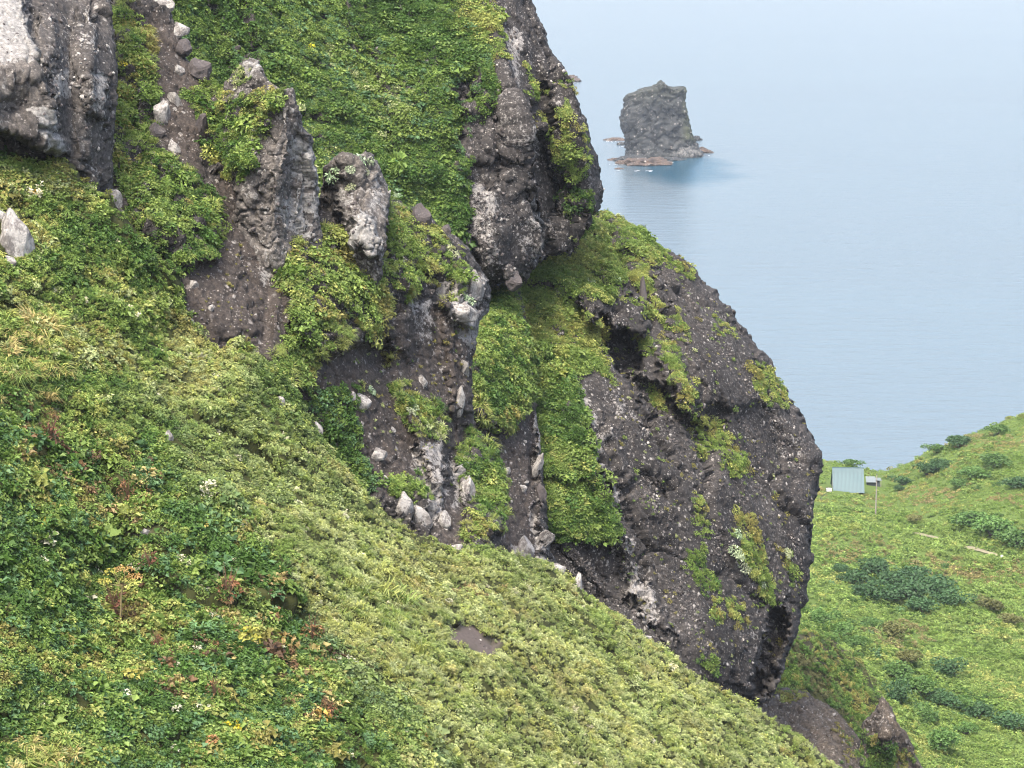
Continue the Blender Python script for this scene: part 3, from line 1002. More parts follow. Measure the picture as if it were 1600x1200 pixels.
# upper cliff: dark headwall and the big green face
B2_OUT = [(150, -130), (825, -130), (832, 0), (846, 35), (858, 68), (862, 82), (884, 112), (900, 152), (914, 186), (920, 214), (931, 246), (938, 280), (939, 312), (932, 334), (920, 330), (915, 352), (904, 366), (896, 388),
          (872, 396), (838, 408), (822, 425), (806, 446), (786, 441), (765, 452), (740, 520), (600, 560), (300, 420), (150, 200)]
headwall = Body('cliff_headwall', B2_OUT, [
    (300, 0, 176), (300, 200, 172), (500, 0, 186), (500, 300, 176), (650, 50, 188), (650, 350, 181), (720, 200, 183), (760, 400, 184), (740, 500, 184), (800, 0, 192), (850, 150, 190), (850, 380, 189),
    (800, 440, 187), (930, 280, 196), (905, 200, 193), (840, 0, 196)],
    2.4, ROCK, curl=24, rough=(1.3, 0.24, 0.085), seed=6, warp=3.2, aniso=((1, 0.2, 0.25), 0.55), cell=1.3,
    feats=[('poly', [(715, 185), (775, 165), (790, 230), (770, 300), (740, 290), (722, 250)], -1.2, 10),
           ('poly', [(830, 210), (860, 220), (895, 330), (895, 390), (840, 405), (830, 330)], -3.0, 12),
           ('bump', 800, 150, 14, 130, -0.25, 1.8), ('bump', 862, 200, 10, 120, -0.25, -1.8), ('bump', 905, 230, 12, 100, -0.2, 1.6), ('bump', 770, 380, 26, 60, 0.0, 1.4),
           ('bump', 797, 432, 13, 14, 0, 1.6), ('poly', [(700, 118), (742, 122), (738, 160), (712, 165)], -1.5, 6)],
    lichn=0.2,
    lich=[([(785, 20), (820, 60), (815, 130), (800, 150), (780, 60)], 0.52), ([(730, 270), (775, 300), (780, 420), (740, 400), (722, 330)], 0.48), ([(795, 170), (830, 190), (860, 300), (835, 300)], 0.4),
          ([(800, 300), (850, 310), (850, 400), (810, 400)], 0.36), ([(885, 270), (935, 290), (935, 330), (915, 330)], 0.34)])
headwall.build('dark craggy headwall above the saddle with a broad leafy green face', 'cliff')

# green mound and earthen rib in front of the buttress
M_OUT = [(540, 440), (700, 400), (745, 380), (790, 380), (806, 420), (822, 500), (832, 560), (836, 612), (840, 660), (846, 712), (852, 770), (856, 815), (860, 868), (880, 895), (905, 930), (920, 1000), (540, 1000)]
rib = Body('earthen_rib', M_OUT, [(780, 400, 212), (740, 420, 205), (790, 455, 194), (800, 490, 189), (740, 560, 176), (830, 580, 185), (790, 640, 178), (840, 760, 177), (780, 760, 173), (850, 870, 173), (780, 900, 166), (720, 800, 168), (900, 960, 170), (560, 500, 172), (560, 900, 162)],
           2.0, ROCK, curl=22, rough=(0.5, 0.3, 0.14), seed=7, warp=2.0, soil=[([(780, 640), (838, 620), (835, 860), (790, 860)], 0.95)],
           feats=[('poly', [(735, 560), (760, 455), (810, 450), (836, 600), (815, 650), (785, 672), (745, 655)], 2.2, 9),
                  ('poly', [(822, 640), (834, 640), (840, 740), (828, 760)], -1.6, 5), ('poly', [(838, 690), (850, 700), (858, 870), (846, 860)], 1.4, 5)],
           lich=[([(836, 600), (850, 700), (846, 745), (832, 740)], 0.6), ([(825, 790), (850, 800), (862, 880), (840, 880)], 0.55), ([(795, 845), (830, 860), (830, 885), (800, 870)], 0.6)])
rib.build('brown earthen rib with a green mound on its shoulder', 'crag')

# the near crag: earth gullies, ledges
C_OUT = [(-130, -130), (255, -130), (262, 0), (268, 30), (282, 55), (288, 85), (315, 110), (324, 124), (345, 150), (400, 150), (440, 260), (500, 330), (540, 330), (600, 320), (618, 308), (640, 326), (662, 322), (676, 345), (690, 358),
         (718, 372), (740, 402), (758, 430), (766, 452), (764, 482), (748, 502), (742, 540), (736, 590), (738, 650), (742, 668), (764, 690), (790, 738), (794, 790), (780, 850), (820, 1000), (300, 1000), (-130, 900)]
crag = Body('crag', C_OUT, [
    (0, 0, 140), (0, 300, 124), (200, 0, 141), (270, 40, 142), (230, 200, 134), (300, 300, 131), (320, 500, 124), (400, 450, 129), (430, 300, 137), (440, 560, 126), (520, 420, 135), (500, 640, 129), (620, 330, 147),
    (700, 400, 148), (755, 460, 150), (620, 560, 139), (720, 600, 145), (560, 700, 131), (640, 800, 131), (720, 800, 136), (770, 760, 143), (740, 860, 132), (600, 950, 138), (200, 700, 134), (0, 700, 134)],
    2.2, ROCK, curl=16, rough=(0.7, 0.4, 0.15), seed=8, warp=2.6, cell=0.7,
    soil=[([(235, 10), (280, 60), (330, 140), (310, 300), (270, 260), (240, 200), (215, 60)], 1.0), ([(130, 200), (185, 230), (200, 310), (130, 300)], 0.9), ([(330, 280), (400, 260), (450, 420), (460, 580), (300, 560), (285, 470)], 0.95),
          ([(470, 540), (740, 470), (745, 700), (560, 760), (480, 660)], 0.9), ([(560, 600), (700, 680), (680, 760), (600, 780)], 0.9), ([(690, 770), (730, 800), (730, 880), (680, 880)], 0.8)],
    feats=[('poly', [(445, 370), (510, 352), (600, 400), (655, 440), (615, 475), (605, 520), (500, 560), (455, 500)], 1.8, 10),
           ('poly', [(600, 500), (650, 470), (640, 560), (610, 560)], 1.3, 12), ('poly', [(690, 470), (735, 470), (740, 520), (735, 650), (715, 690), (700, 600)], 0.9, 10),
           ('poly', [(612, 598), (695, 660), (700, 760), (680, 775), (650, 690)], 1.5, 7), ('poly', [(700, 660), (735, 640), (730, 710), (705, 710)], -1.6, 9),
           ('poly', [(570, 540), (610, 545), (605, 575), (575, 570)], -0.8, 6), ('bump', 415, 500, 10, 38, 0.15, -0.9), ('bump', 432, 490, 9, 40, 0.1, 0.7),
           ('poly', [(725, 420), (765, 440), (760, 500), (735, 520), (690, 480)], 1.5, 9), ('poly', [(715, 735), (740, 690), (790, 750), (780, 830), (735, 845)], 1.4, 8),
           ('poly', [(240, 240), (290, 260), (345, 330), (340, 400), (290, 420), (200, 340)], 1.4, 9)],
    lichn=0.12,
    lich=[([(640, 690), (690, 690), (700, 780), (660, 780)], 0.6), ([(690, 440), (760, 430), (765, 490), (735, 560), (700, 500)], 0.55), ([(640, 470), (680, 460), (680, 540), (650, 540)], 0.45),
          ([(700, 720), (735, 720), (735, 800), (700, 800)], 0.5), ([(655, 770), (690, 770), (690, 830), (660, 820)], 0.55), ([(370, 330), (440, 300), (440, 360), (420, 400)], 0.5), ([(400, 390), (430, 400), (420, 460), (400, 450)], 0.4)])
crag.build('brown earthy crag with ledges between the green slope and rear cliff', 'crag')

# left buttress and the two lichen-crusted pinnacles
LB_OUT = [(-130, -130), (175, -130), (172, 0), (178, 60), (184, 120), (178, 200), (176, 300), (172, 340), (100, 350), (30, 340), (-130, 340)]
lbut = Body('rock_buttress', LB_OUT, [(0, 0, 124), (0, 200, 117), (80, 120, 120), (150, 60, 127), (170, 220, 126), (100, 240, 121.5), (0, 300, 119), (170, 320, 126)],
            2.0, ROCK_PALE, curl=12, rough=(0.7, 0.16, 0.07), seed=9, warp=2.2, aniso=((1, 0, 0.3), 0.65), cell=0.9,
            feats=[('poly', [(-60, -60), (40, -20), (48, 50), (62, 110), (78, 160), (104, 240), (60, 235), (-60, 180)], 3.2, 8), ('bump', 22, 170, 34, 40, 0.6, -1.6),
                   ('poly', [(55, 20), (85, 30), (92, 90), (70, 115), (52, 70)], 1.2, 8), ('bump', 140, 90, 10, 90, 0.05, 0.9), ('bump', 108, 120, 12, 110, 0.0, -1.4), ('poly', [(135, 120), (165, 130), (165, 185), (140, 180)], 0.9, 8)],
            lichn=0.16, lich=[([(-60, -60), (40, 0), (46, 60), (60, 110), (20, 110), (-60, 120)], 0.62), ([(45, 170), (75, 165), (104, 242), (70, 240)], 0.8), ([(75, 110), (110, 110), (115, 150), (85, 160)], 0.5),
                              ([(138, 100), (165, 120), (162, 185), (140, 170)], 0.6), ([(135, 0), (150, 0), (148, 90), (136, 90)], 0.5)])
lbut.build('massive dark rock buttress with a white lichened face at the upper left', 'rock', 'thing')
P1_OUT = [(345, 150), (362, 118), (378, 100), (390, 90), (402, 96), (412, 112), (424, 130), (440, 141), (458, 139), (464, 160), (472, 188), (476, 205), (486, 212), (492, 250), (496, 300), (500, 335), (504, 380), (500, 470), (440, 540), (360, 500), (350, 380),
          (372, 300), (360, 270), (350, 220)]
pin1 = Body('rock_pinnacle', P1_OUT, [(390, 95, 134), (440, 160, 131), (485, 250, 133), (400, 250, 130), (420, 340, 130.5), (495, 340, 134), (360, 200, 134), (430, 400, 130.5), (430, 480, 131.5), (380, 400, 132), (490, 420, 133.5)],
            1.7, ROCK_PALE, curl=9, rough=(0.55, 0.14, 0.085), seed=10, warp=3.0, cell=0.62, aniso=((1, 0, 0.25), 0.75), lichn=0.22,
            feats=[('bump', 440, 250, 14, 90, 0.1, 1.0), ('bump', 462, 290, 8, 80, 0.1, -0.6), ('poly', [(345, 150), (440, 145), (395, 230), (395, 265), (350, 260)], 0.8, 8)],
            lich=[([(455, 225), (490, 220), (498, 330), (470, 320), (465, 260)], 0.8), ([(420, 170), (462, 150), (472, 200), (440, 210)], 0.48), ([(380, 92), (405, 95), (415, 120), (390, 125)], 0.62), ([(430, 310), (495, 300), (490, 370), (440, 360)], 0.58), ([(385, 215), (415, 190), (420, 220), (395, 235)], 0.5)])
pin1.build('tall grey lichen-crusted rock pinnacle rising in front of the green face', 'rock', 'thing')
P2_OUT = [(500, 330), (503, 285), (506, 262), (522, 246), (538, 238), (556, 244), (570, 236), (584, 244), (594, 262), (602, 278), (610, 300), (606, 330), (604, 350), (600, 400), (590, 450), (540, 460), (505, 420), (500, 380)]
pin2 = Body('rock_pinnacle', P2_OUT, [(540, 245, 139), (505, 300, 141), (605, 300, 141), (560, 330, 136), (575, 385, 135.5), (520, 350, 138), (550, 430, 137), (510, 400, 138.5)],
            1.6, ROCK_PALE, curl=8, rough=(0.5, 0.18, 0.08), seed=11, warp=3.0, cell=0.5, lichn=0.25,
            feats=[('poly', [(550, 330), (585, 332), (590, 400), (555, 385)], 1.2, 6), ('poly', [(500, 270), (522, 290), (530, 360), (505, 350)], -1.6, 7)],
            lich=[([(550, 328), (586, 332), (590, 398), (556, 380)], 0.85), ([(512, 290), (560, 290), (560, 325), (520, 320)], 0.5), ([(575, 270), (605, 285), (600, 330), (580, 330)], 0.5)])
pin2.build('squat lichen-crusted rock pinnacle topped with pale cushions, right of the tall one', 'rock', 'thing')

# foreground slope
S_OUT = [(-130, 225), (0, 226), (60, 245), (110, 256), (135, 290), (170, 305), (200, 345), (250, 400), (282, 425), (292, 480), (300, 512), (345, 546), (372, 530), (402, 552), (428, 574), (462, 612), (500, 680), (545, 742), (590, 790), (650, 838), (705, 862),
         (760, 850), (800, 868), (862, 884), (905, 922), (940, 946), (1000, 990), (1050, 1030), (1120, 1076), (1200, 1122), (1262, 1166), (1310, 1204), (1420, 1330), (-130, 1330)]
slope = Body('hillside', S_OUT, [
    (0, 230, 117), (0, 400, 112), (0, 700, 101), (0, 950, 93), (0, 1200, 86), (200, 350, 119), (280, 430, 121), (300, 520, 121), (300, 700, 112), (400, 560, 121), (300, 950, 102), (400, 1200, 93), (500, 690, 122), (500, 850, 112), (600, 1000, 108),
    (650, 845, 124), (780, 870, 131), (800, 1000, 120), (800, 1200, 108), (900, 930, 136), (1000, 1000, 138), (1000, 1150, 124), (1200, 1130, 143), (1300, 1205, 145), (1150, 1250, 128), (1300, 1320, 138), (0, 1320, 82)],
    4.0, EARTH, curl=30, rough=(0.6, 0.3, 0.0), seed=12, warp=3.0, reach=24,
    feats=[('bump', 120, 560, 150, 60, 0.5, 1.5), ('bump', 330, 760, 120, 40, 0.7, 1.4), ('bump', 180, 900, 60, 120, 0.2, -1.4), ('bump', 480, 1010, 90, 60, 0.4, -1.2), ('bump', 700, 950, 50, 30, 0.4, 1.0), ('bump', 820, 1090, 140, 40, 0.6, 1.2),
           ('bump', 60, 1060, 120, 50, 0.3, 1.2), ('poly', [(690, 975), (730, 965), (775, 1000), (772, 1032), (735, 1015), (705, 1000)], -0.9, 6)],
    soil=[([(690, 975), (735, 968), (778, 1005), (772, 1032), (735, 1015), (705, 1000)], 1.0), ([(195, 835), (235, 835), (235, 850), (200, 850)], 0.9)])
slope.build('steep green hillside filling the foreground', 'hillside')
#=====VEG=====
# ------------------------------------------------------------------ stones set in the rock
B1_ROCK = [(930, 340), (1060, 405), (1150, 500), (1285, 715), (1270, 900), (1190, 1105), (1000, 1000), (850, 880), (850, 500)]
stones_on(buttress, B1_ROCK, 80000, (0.9, 6.5), 21, buttress.obj, pale=0.13, power=5, dark=(0.06, 0.055, 0.054), lite=(0.22, 0.212, 0.20))
stones_on(headwall, [(690, 0), (840, 0), (945, 300), (900, 400), (800, 450), (720, 440), (715, 180)], 9000, (1.0, 7.5), 22, headwall.obj, pale=0.22, power=4)
stones_on(crag, [(230, 0), (270, 30), (340, 150), (400, 300), (500, 340), (700, 370), (765, 450), (740, 650), (795, 760), (720, 880), (560, 760), (290, 520), (120, 290), (130, 200)], 9000, (1.2, 8.0), 23, crag.obj, pale=0.22, power=5)
stones_on(rib, [(735, 600), (835, 600), (862, 880), (780, 880)], 2200, (1.5, 9.0), 24, rib.obj, pale=0.32, power=4)
stones_on(pin1, P1_OUT, 1600, (2, 9), 25, pin1.obj, pale=0.3)
stones_on(pin2, P2_OUT, 900, (2, 9), 26, pin2.obj, pale=0.3)
stones_on(lbut, [(0, 0), (180, 0), (180, 240), (0, 240)], 1500, (2, 10), 27, lbut.obj, pale=0.4)
stones_on(knoll, [(1180, 1070), (1360, 1070), (1360, 1220), (1180, 1220)], 5000, (1.2, 6), 28, knoll.obj, pale=0.2, dark=(0.085, 0.072, 0.06), lite=(0.2, 0.18, 0.15))
stones_on(slope, [(690, 975), (735, 968), (778, 1005), (772, 1032), (735, 1015), (705, 1000)], 300, (1.5, 5), 29, slope.obj, pale=0.2, power=3)

# ------------------------------------------------------------------ foreground vegetation
def S_zone(u, v, P, tint, rng):
    n = len(u)
    a = fbm(np.stack([u / 130, v / 90, np.zeros(n) + 4.2], -1), 3)
    b = fbm(np.stack([u / 60, v / 45, np.zeros(n) + 14.2], -1), 3)
    # pale sage herb belt along the skyline edge and down the middle
    line = sd_poly(u, v, [(300, 520), (600, 760), (900, 900), (1400, 1230), (1400, 1330), (700, 1330), (560, 1040), (380, 800), (200, 620)])
    f = sstep(60, -60, line + 90 * a + 50 * b) * (0.35 + 0.65 * rng.random(n))
    pale = np.where((rng.random(n) < 0.72)[:, None], np.array(SAGE), np.array(YELG))
    pale = pale * (0.7 + 0.5 * sstep(-0.5, 0.5, b))[:, None]
    tint = tint * (1 - 0.72 * f[:, None]) + pale * 0.72 * f[:, None]
    # dead, brown-leaved pockets
    for cx, cy, rx, ry in ((190, 760, 60, 60), (60, 640, 40, 60), (90, 720, 60, 40), (400, 960, 70, 40), (480, 1030, 60, 45), (500, 1100, 40, 30), (270, 1060, 45, 40), (200, 930, 35, 35), (360, 1010, 60, 30), (740, 920, 40, 18)):
        e = ((u - cx) / rx) ** 2 + ((v - cy) / ry) ** 2 + 1.2 * b
        k = (e < 1) & (rng.random(n) < 0.18)
        pc = np.array([BRWN, (0.19, 0.145, 0.07), (0.08, 0.05, 0.03), STRW])[rng.integers(0, 4, n)]
        tint[k] = pc[k]
    # stray flower heads
    k = rng.random(n) < 0.006
    tint[k] = np.array([0.42, 0.42, 0.32])
    return tint


S_HOLES = [[(690, 978), (735, 972), (776, 1005), (770, 1030), (735, 1013), (705, 1000)], [(-60, 350), (22, 350), (34, 380), (30, 405), (-60, 405)], [(198, 836), (236, 836), (232, 850), (205, 850)]]
S_DARK = [(DEEP, 3), (BLUG, 1.5), (MIDG, 3), (BRIT, 1.6), (YELG, 0.6), (OLIV, 0.6)]
S_LITE = [(MIDG, 1.6), (BRIT, 2), (SAGE, 2.2), (YELG, 1.8), (OLIV, 0.6), (STRW, 0.15)]
plant_patch(slope, [(-60, 225), (0, 225), (60, 245), (110, 256), (135, 290), (170, 305), (200, 345), (250, 400), (282, 425), (292, 480), (300, 512), (345, 546), (372, 530), (402, 552), (428, 574), (462, 612), (500, 680), (545, 742), (590, 790),
                    (500, 800), (380, 780), (250, 720), (120, 690), (-60, 640)],
            'mixed leafy herbs and grass covering the upper hillside below the rock buttress', sp=4.9, size=(11, 21), mix={0: 2.5, 1: 2, 3: 2.2, 4: 1.6, 5: 0.9, 2: 0.5}, pal=[(DEEP, 2), (MIDG, 3), (BRIT, 2.2), (YELG, 1.4), (SAGE, 0.8), (OLIV, 0.6)],
            holes=S_HOLES, seed=31, zone=S_zone, freq=4.0, edge=8)
plant_patch(slope, [(-60, 640), (120, 690), (250, 720), (330, 760), (430, 900), (540, 1010), (640, 1080), (700, 1180), (760, 1260), (-60, 1260)],
            'dense dark green broad-leaved plants in the lower corner of the hillside', sp=5.8, size=(13, 27), mix={0: 3, 1: 2, 2: 3, 3: 1, 4: 0.7, 5: 0.25}, pal=S_DARK, holes=S_HOLES, seed=32, zone=S_zone, freq=3.2, edge=10)
plant_patch(slope, [(330, 760), (380, 780), (500, 800), (590, 790), (650, 838), (705, 862), (760, 850), (800, 866), (862, 882), (905, 920), (940, 942), (1000, 986), (1050, 1026), (1120, 1072), (1200, 1118), (1262, 1162), (1310, 1200), (1390, 1270),
                    (760, 1270), (700, 1180), (640, 1080), (540, 1010), (430, 900)],
            'pale sage-green herbs along the hillside edge above the cliff', sp=4.5, size=(10, 18), mix={3: 3.2, 4: 3, 1: 1.2, 5: 1.2, 0: 0.5}, pal=S_LITE, holes=S_HOLES, seed=33, zone=S_zone, freq=3.5, edge=6)
plant_patch(slope, [(0, 480), (90, 500), (110, 580), (60, 640), (0, 620)], 'tuft of straw-coloured grass at the left edge of the hillside', sp=12, size=(26, 40), mix={5: 1, 6: 1}, pal=[(YELG, 2), (STRW, 1.5), (BRIT, 1)], name='grass', seed=34, cat='grass')
plant_patch(slope, [(0, 1160), (80, 1150), (110, 1180), (100, 1240), (0, 1240)], 'pale yellow-green grass in the bottom left corner', sp=10, size=(28, 42), mix={5: 1, 6: 1}, pal=[(YELG, 2), (STRW, 1), (SAGE, 1)], name='grass', seed=35, cat='grass')
plant_patch(slope, [(540, 870), (620, 900), (700, 1080), (660, 1110), (600, 1040), (520, 940)], 'light grass streak running down the middle of the hillside', sp=13, size=(22, 34), mix={5: 1, 6: 1}, pal=[(YELG, 2), (SAGE, 1), (BRIT, 1)], name='grass', seed=36, cat='grass')

# ------------------------------------------------------------------ vegetation on the crag
CR = [(DEEP, 2), (MIDG, 3.2), (BRIT, 2.4), (YELG, 0.6), (OLIV, 0.4)]
CY = [(MIDG, 2.4), (BRIT, 3), (YELG, 1.4), (OLIV, 1.0)]
plant_patch(pin1, [(285, 150), (310, 128), (345, 138), (380, 150), (432, 138), (442, 150), (412, 190), (392, 230), (396, 265), (372, 282), (345, 260), (320, 235), (308, 190)], 'leafy green plants on the shoulder of the tall pinnacle', sp=6, size=(13, 24), pal=CR, seed=41, edge_grass=0.2)
plant_patch(crag, [(285, 150), (310, 128), (350, 138), (372, 200), (372, 282), (345, 260), (320, 235), (308, 190)], 'leafy green plants beside the earth gully below the tall pinnacle', sp=6, size=(13, 24), pal=CR, seed=42, edge_grass=0.2)
plant_patch(pin1, [(362, 122), (378, 104), (392, 104), (398, 126), (372, 134)], 'pale cushion growth behind the pinnacle tip', sp=6, size=(12, 18), mix={7: 1, 4: 1}, pal=[(SAGE, 2), (MIDG, 1)], seed=43)
plant_patch(crag, [(160, 8), (195, 2), (216, 40), (222, 80), (240, 110), (252, 150), (246, 200), (236, 232), (292, 262), (330, 290), (346, 330), (346, 372), (330, 402), (300, 402), (280, 425), (230, 400), (200, 345), (195, 300), (178, 260), (172, 200), (182, 120), (178, 60)],
            'long strip of herbs and grass down the gully right of the buttress', sp=6.2, size=(14, 26), pal=CR, mix={0: 3, 1: 3, 3: 1, 5: 0.8, 6: 0.4}, seed=44, edge_grass=0.3)
plant_patch(crag, [(440, 400), (450, 372), (462, 352), (480, 348), (512, 360), (546, 376), (572, 392), (600, 402), (640, 420), (656, 440), (642, 460), (616, 472), (612, 512), (592, 528), (560, 520), (540, 542), (520, 542), (500, 580), (472, 604), (440, 592), (425, 562), (448, 530), (456, 500), (442, 440)],
            'yellow-green leafy clump spreading below the squat pinnacle', sp=6, size=(14, 25), pal=CY, mix={0: 3.5, 1: 3, 5: 0.8, 6: 0.5}, seed=45, edge_grass=0.4)
plant_patch(crag, [(588, 345), (610, 306), (640, 330), (670, 352), (700, 370), (726, 400), (738, 432), (722, 470), (702, 472), (690, 452), (680, 440), (640, 422), (600, 402)], 'grassy ledge right of the squat pinnacle', sp=6, size=(13, 23), pal=CY, mix={0: 1.5, 1: 2, 5: 2, 6: 1.6, 3: 1}, seed=46)
plant_patch(crag, [(485, 605), (530, 600), (556, 640), (562, 690), (576, 740), (588, 775), (560, 772), (520, 722), (490, 680)], 'deep green leafy patch in the hollow at the hillside edge', sp=6, size=(13, 23), pal=[(DEEP, 3), (MIDG, 2), (BLUG, 1)], seed=47)
plant_patch(crag, [(608, 600), (625, 593), (650, 618), (690, 653), (698, 670), (682, 688), (650, 682), (620, 642)], 'slanting tuft of grass and herbs on the bare earth face', sp=5, size=(12, 21), pal=CR + [(SAGE, 1.4)], mix={0: 1, 4: 2, 5: 2, 6: 1}, seed=48, edge_grass=0.3)
plant_patch(crag, [(608, 748), (650, 736), (664, 758), (672, 782), (640, 786), (612, 772)], 'round bright green tuft on the lower earth face', sp=5, size=(12, 20), pal=[(BRIT, 2), (MIDG, 2), (DEEP, 1)], mix={4: 2, 3: 2, 5: 1}, seed=49)
plant_patch(crag, [(712, 702), (740, 668), (766, 690), (792, 740), (788, 800), (772, 832), (742, 856), (724, 846), (730, 800), (736, 770), (716, 742)], 'green clump hanging between the earth face and the brown rib', sp=5.6, size=(13, 23), pal=CR, mix={0: 2, 1: 2, 5: 1, 6: 1}, seed=50, edge_grass=0.35)
plant_patch(crag, [(548, 602), (575, 600), (582, 612), (556, 616)], 'little green sprig on the earth face above a white block', sp=5, size=(11, 16), pal=CR, seed=51)
plant_patch(crag, [(598, 545), (618, 545), (612, 572), (600, 570)], 'small dry grass tuft under the green ledge', sp=6, size=(12, 18), pal=[(OLIV, 1), (YELG, 1)], mix={5: 1, 6: 1}, seed=52, name='grass', cat='grass')
plant_patch(crag, [(225, 50), (238, 45), (245, 75), (232, 85)], 'dry grass tuft at the top of the earth gully', sp=6, size=(14, 22), pal=[(OLIV, 1), (STRW, 1), (YELG, 1)], mix={5: 1, 6: 1}, seed=53, name='grass', cat='grass')

# ------------------------------------------------------------------ vegetation on the rear cliff
HD = [(DEEP, 3.4), (MIDG, 3.6), (BLUG, 1.2), (BRIT, 1.0), (SAGE, 0.15)]
RG = [(MIDG, 1.6), (BRIT, 3), (YELG, 2.2), (OLIV, 0.3)]
plant_patch(headwall, [(262, -40), (700, -40), (722, 20), (742, 62), (770, 95), (778, 150), (770, 166), (735, 182), (725, 195), (722, 225), (728, 262), (731, 320), (722, 362), (712, 420), (680, 490), (560, 500), (400, 400), (270, 300), (230, 180), (240, 40)],
            'dense dark leafy growth blanketing the big rear cliff face', sp=3.6, size=(9, 17), pal=HD, mix={0: 3, 1: 3, 2: 1.2, 4: 0.6}, holes=[[(702, 124), (725, 120), (742, 138), (735, 158), (718, 168), (706, 145)], [(540, 60), (562, 62), (578, 80), (560, 78)], [(424, -10), (440, -10), (452, 28), (440, 22)]], seed=61, freq=9)
plant_patch(headwall, [(690, -40), (762, -40), (785, 45), (788, 90), (778, 102), (755, 82), (735, 62), (715, 25)], 'lighter green tongue of growth at the top of the headwall', sp=4.5, size=(10, 17), pal=RG, holes=[[(690, -10), (712, -10), (714, 18), (700, 22)]], mix={0: 2, 1: 2, 7: 2}, seed=62)
plant_patch(headwall, [(834, 172), (850, 174), (866, 196), (870, 170), (886, 176), (905, 206), (914, 242), (906, 276), (886, 282), (870, 262), (868, 222), (850, 206)], 'bright green hanging patch high on the headwall near the sea skyline', sp=4.5, size=(9, 15), pal=RG, mix={7: 2, 1: 2, 5: 0.6}, seed=63)
plant_patch(headwall, [(814, 98), (826, 108), (842, 150), (830, 152), (820, 126)], 'narrow green sliver on the upper headwall', sp=4.5, size=(9, 14), pal=RG, mix={7: 2, 1: 1}, seed=64)
plant_patch(headwall, [(865, 128), (882, 132), (896, 165), (882, 160)], 'small green tuft on the headwall skyline', sp=4.5, size=(9, 14), pal=RG, mix={7: 2, 1: 1}, seed=65)
plant_patch(headwall, [(884, 288), (910, 298), (924, 330), (918, 352), (904, 372), (893, 350)], 'green growth in the cleft beside the headwall foot', sp=4.5, size=(10, 16), pal=HD, seed=66)
plant_patch(buttress, [(796, 440), (828, 408), (870, 394), (896, 400), (893, 370), (905, 335), (935, 352), (952, 380), (972, 430), (952, 470), (915, 464), (898, 470), (930, 500), (952, 522), (946, 560), (958, 592), (932, 572), (902, 572), (890, 592), (870, 560), (840, 540), (800, 500)],
            'smooth green saddle between headwall and buttress', sp=3.3, size=(11, 18), pal=RG, mix={1: 2, 7: 2.5, 5: 1.5, 3: 1}, seed=67, freq=7)
plant_patch(buttress, [(832, 530), (870, 560), (892, 590), (906, 642), (932, 702), (956, 760), (973, 812), (967, 842), (920, 850), (868, 842), (846, 800), (840, 700), (832, 600)], 'long dark-leaved strip hanging down beside the buttress face', sp=4, size=(12, 20), pal=[(DEEP, 2), (MIDG, 3), (BRIT, 1.6), (YELG, 0.4)], mix={0: 3, 1: 3, 2: 1}, seed=68)
plant_patch(rib, [(735, 505), (756, 462), (800, 444), (822, 510), (834, 562), (836, 622), (816, 652), (792, 674), (762, 668), (742, 645), (734, 575)], 'rounded leafy mound on the shoulder of the brown rib', sp=4, size=(13, 22), pal=CR, mix={0: 2.4, 1: 2.4, 5: 1, 3: 0.8}, seed=69, edge_grass=0.35)
plant_patch(buttress, [(934, 333), (950, 329), (975, 342), (1002, 358), (1040, 392), (1062, 408), (1022, 416), (1010, 432), (1016, 462), (1032, 500), (1048, 522), (1020, 508), (1000, 482), (986, 442), (975, 402), (955, 370)], 'grassy crest along the buttress ridge', sp=3.2, size=(9, 15), pal=RG, mix={7: 2, 5: 1.5, 1: 2}, seed=70)
RGS = [(1, [(1056, 400), (1086, 420), (1080, 432), (1060, 418)], 'tiny green patch on the ridge skyline'),
       (2, [(1018, 534), (1060, 544), (1066, 580), (1086, 620), (1097, 652), (1080, 642), (1060, 602), (1040, 572)], 'slanting green streak on the middle of the buttress'),
       (3, [(988, 524), (1010, 520), (1026, 556), (1000, 552)], 'green tuft right of the dark recess'),
       (4, [(1174, 576), (1190, 567), (1216, 595), (1234, 626), (1220, 636), (1196, 626), (1178, 602)], 'oval green patch near the buttress skyline'),
       (5, [(1084, 660), (1115, 650), (1141, 675), (1158, 732), (1140, 742), (1118, 740), (1098, 702)], 'largest green patch in the middle of the buttress face'),
       (6, [(1080, 792), (1094, 768), (1106, 830), (1090, 832)], 'narrow green patch low on the buttress face'),
       (7, [(1140, 798), (1166, 810), (1182, 850), (1200, 900), (1214, 942), (1200, 952), (1180, 922), (1152, 872)], 'long green streak with pale plants on the lower buttress'),
       (8, [(1074, 860), (1095, 854), (1106, 890), (1122, 922), (1105, 926), (1085, 902)], 'slim green wedge low on the buttress face'),
       (9, [(1130, 930), (1150, 934), (1166, 966), (1150, 970), (1135, 952)], 'small yellow-green tuft near the buttress foot'),
       (10, [(1095, 1024), (1116, 1024), (1120, 1052), (1100, 1047)], 'dark green tuft just above the hillside edge'),
       (11, [(1214, 860), (1236, 870), (1257, 906), (1246, 910), (1225, 887)], 'thin green streak beside the right edge of the buttress'),
       (12, [(1040, 482), (1056, 492), (1068, 520), (1052, 512)], 'faint green fringe on the upper buttress'),
       (13, [(1110, 920), (1120, 950), (1130, 970), (1118, 968)], 'few green leaves on the lower buttress stones'),
       (14, [(1115, 495), (1140, 510), (1150, 525), (1128, 518)], 'sparse green moss near the ridge line'),
       (15, [(1010, 600), (1030, 610), (1045, 640), (1025, 630)], 'thin green fringe below the dark recess')]
for k_, poly, lab in RGS:
    plant_patch(buttress, poly, lab, sp=3.4, size=(8, 14), pal=RG + [(OLIV, 0.8)] if k_ not in (10, 8) else [(MIDG, 2), (DEEP, 1), (BRIT, 1)], mix={7: 2, 1: 2, 5: 0.8}, seed=80 + k_, fray=10)
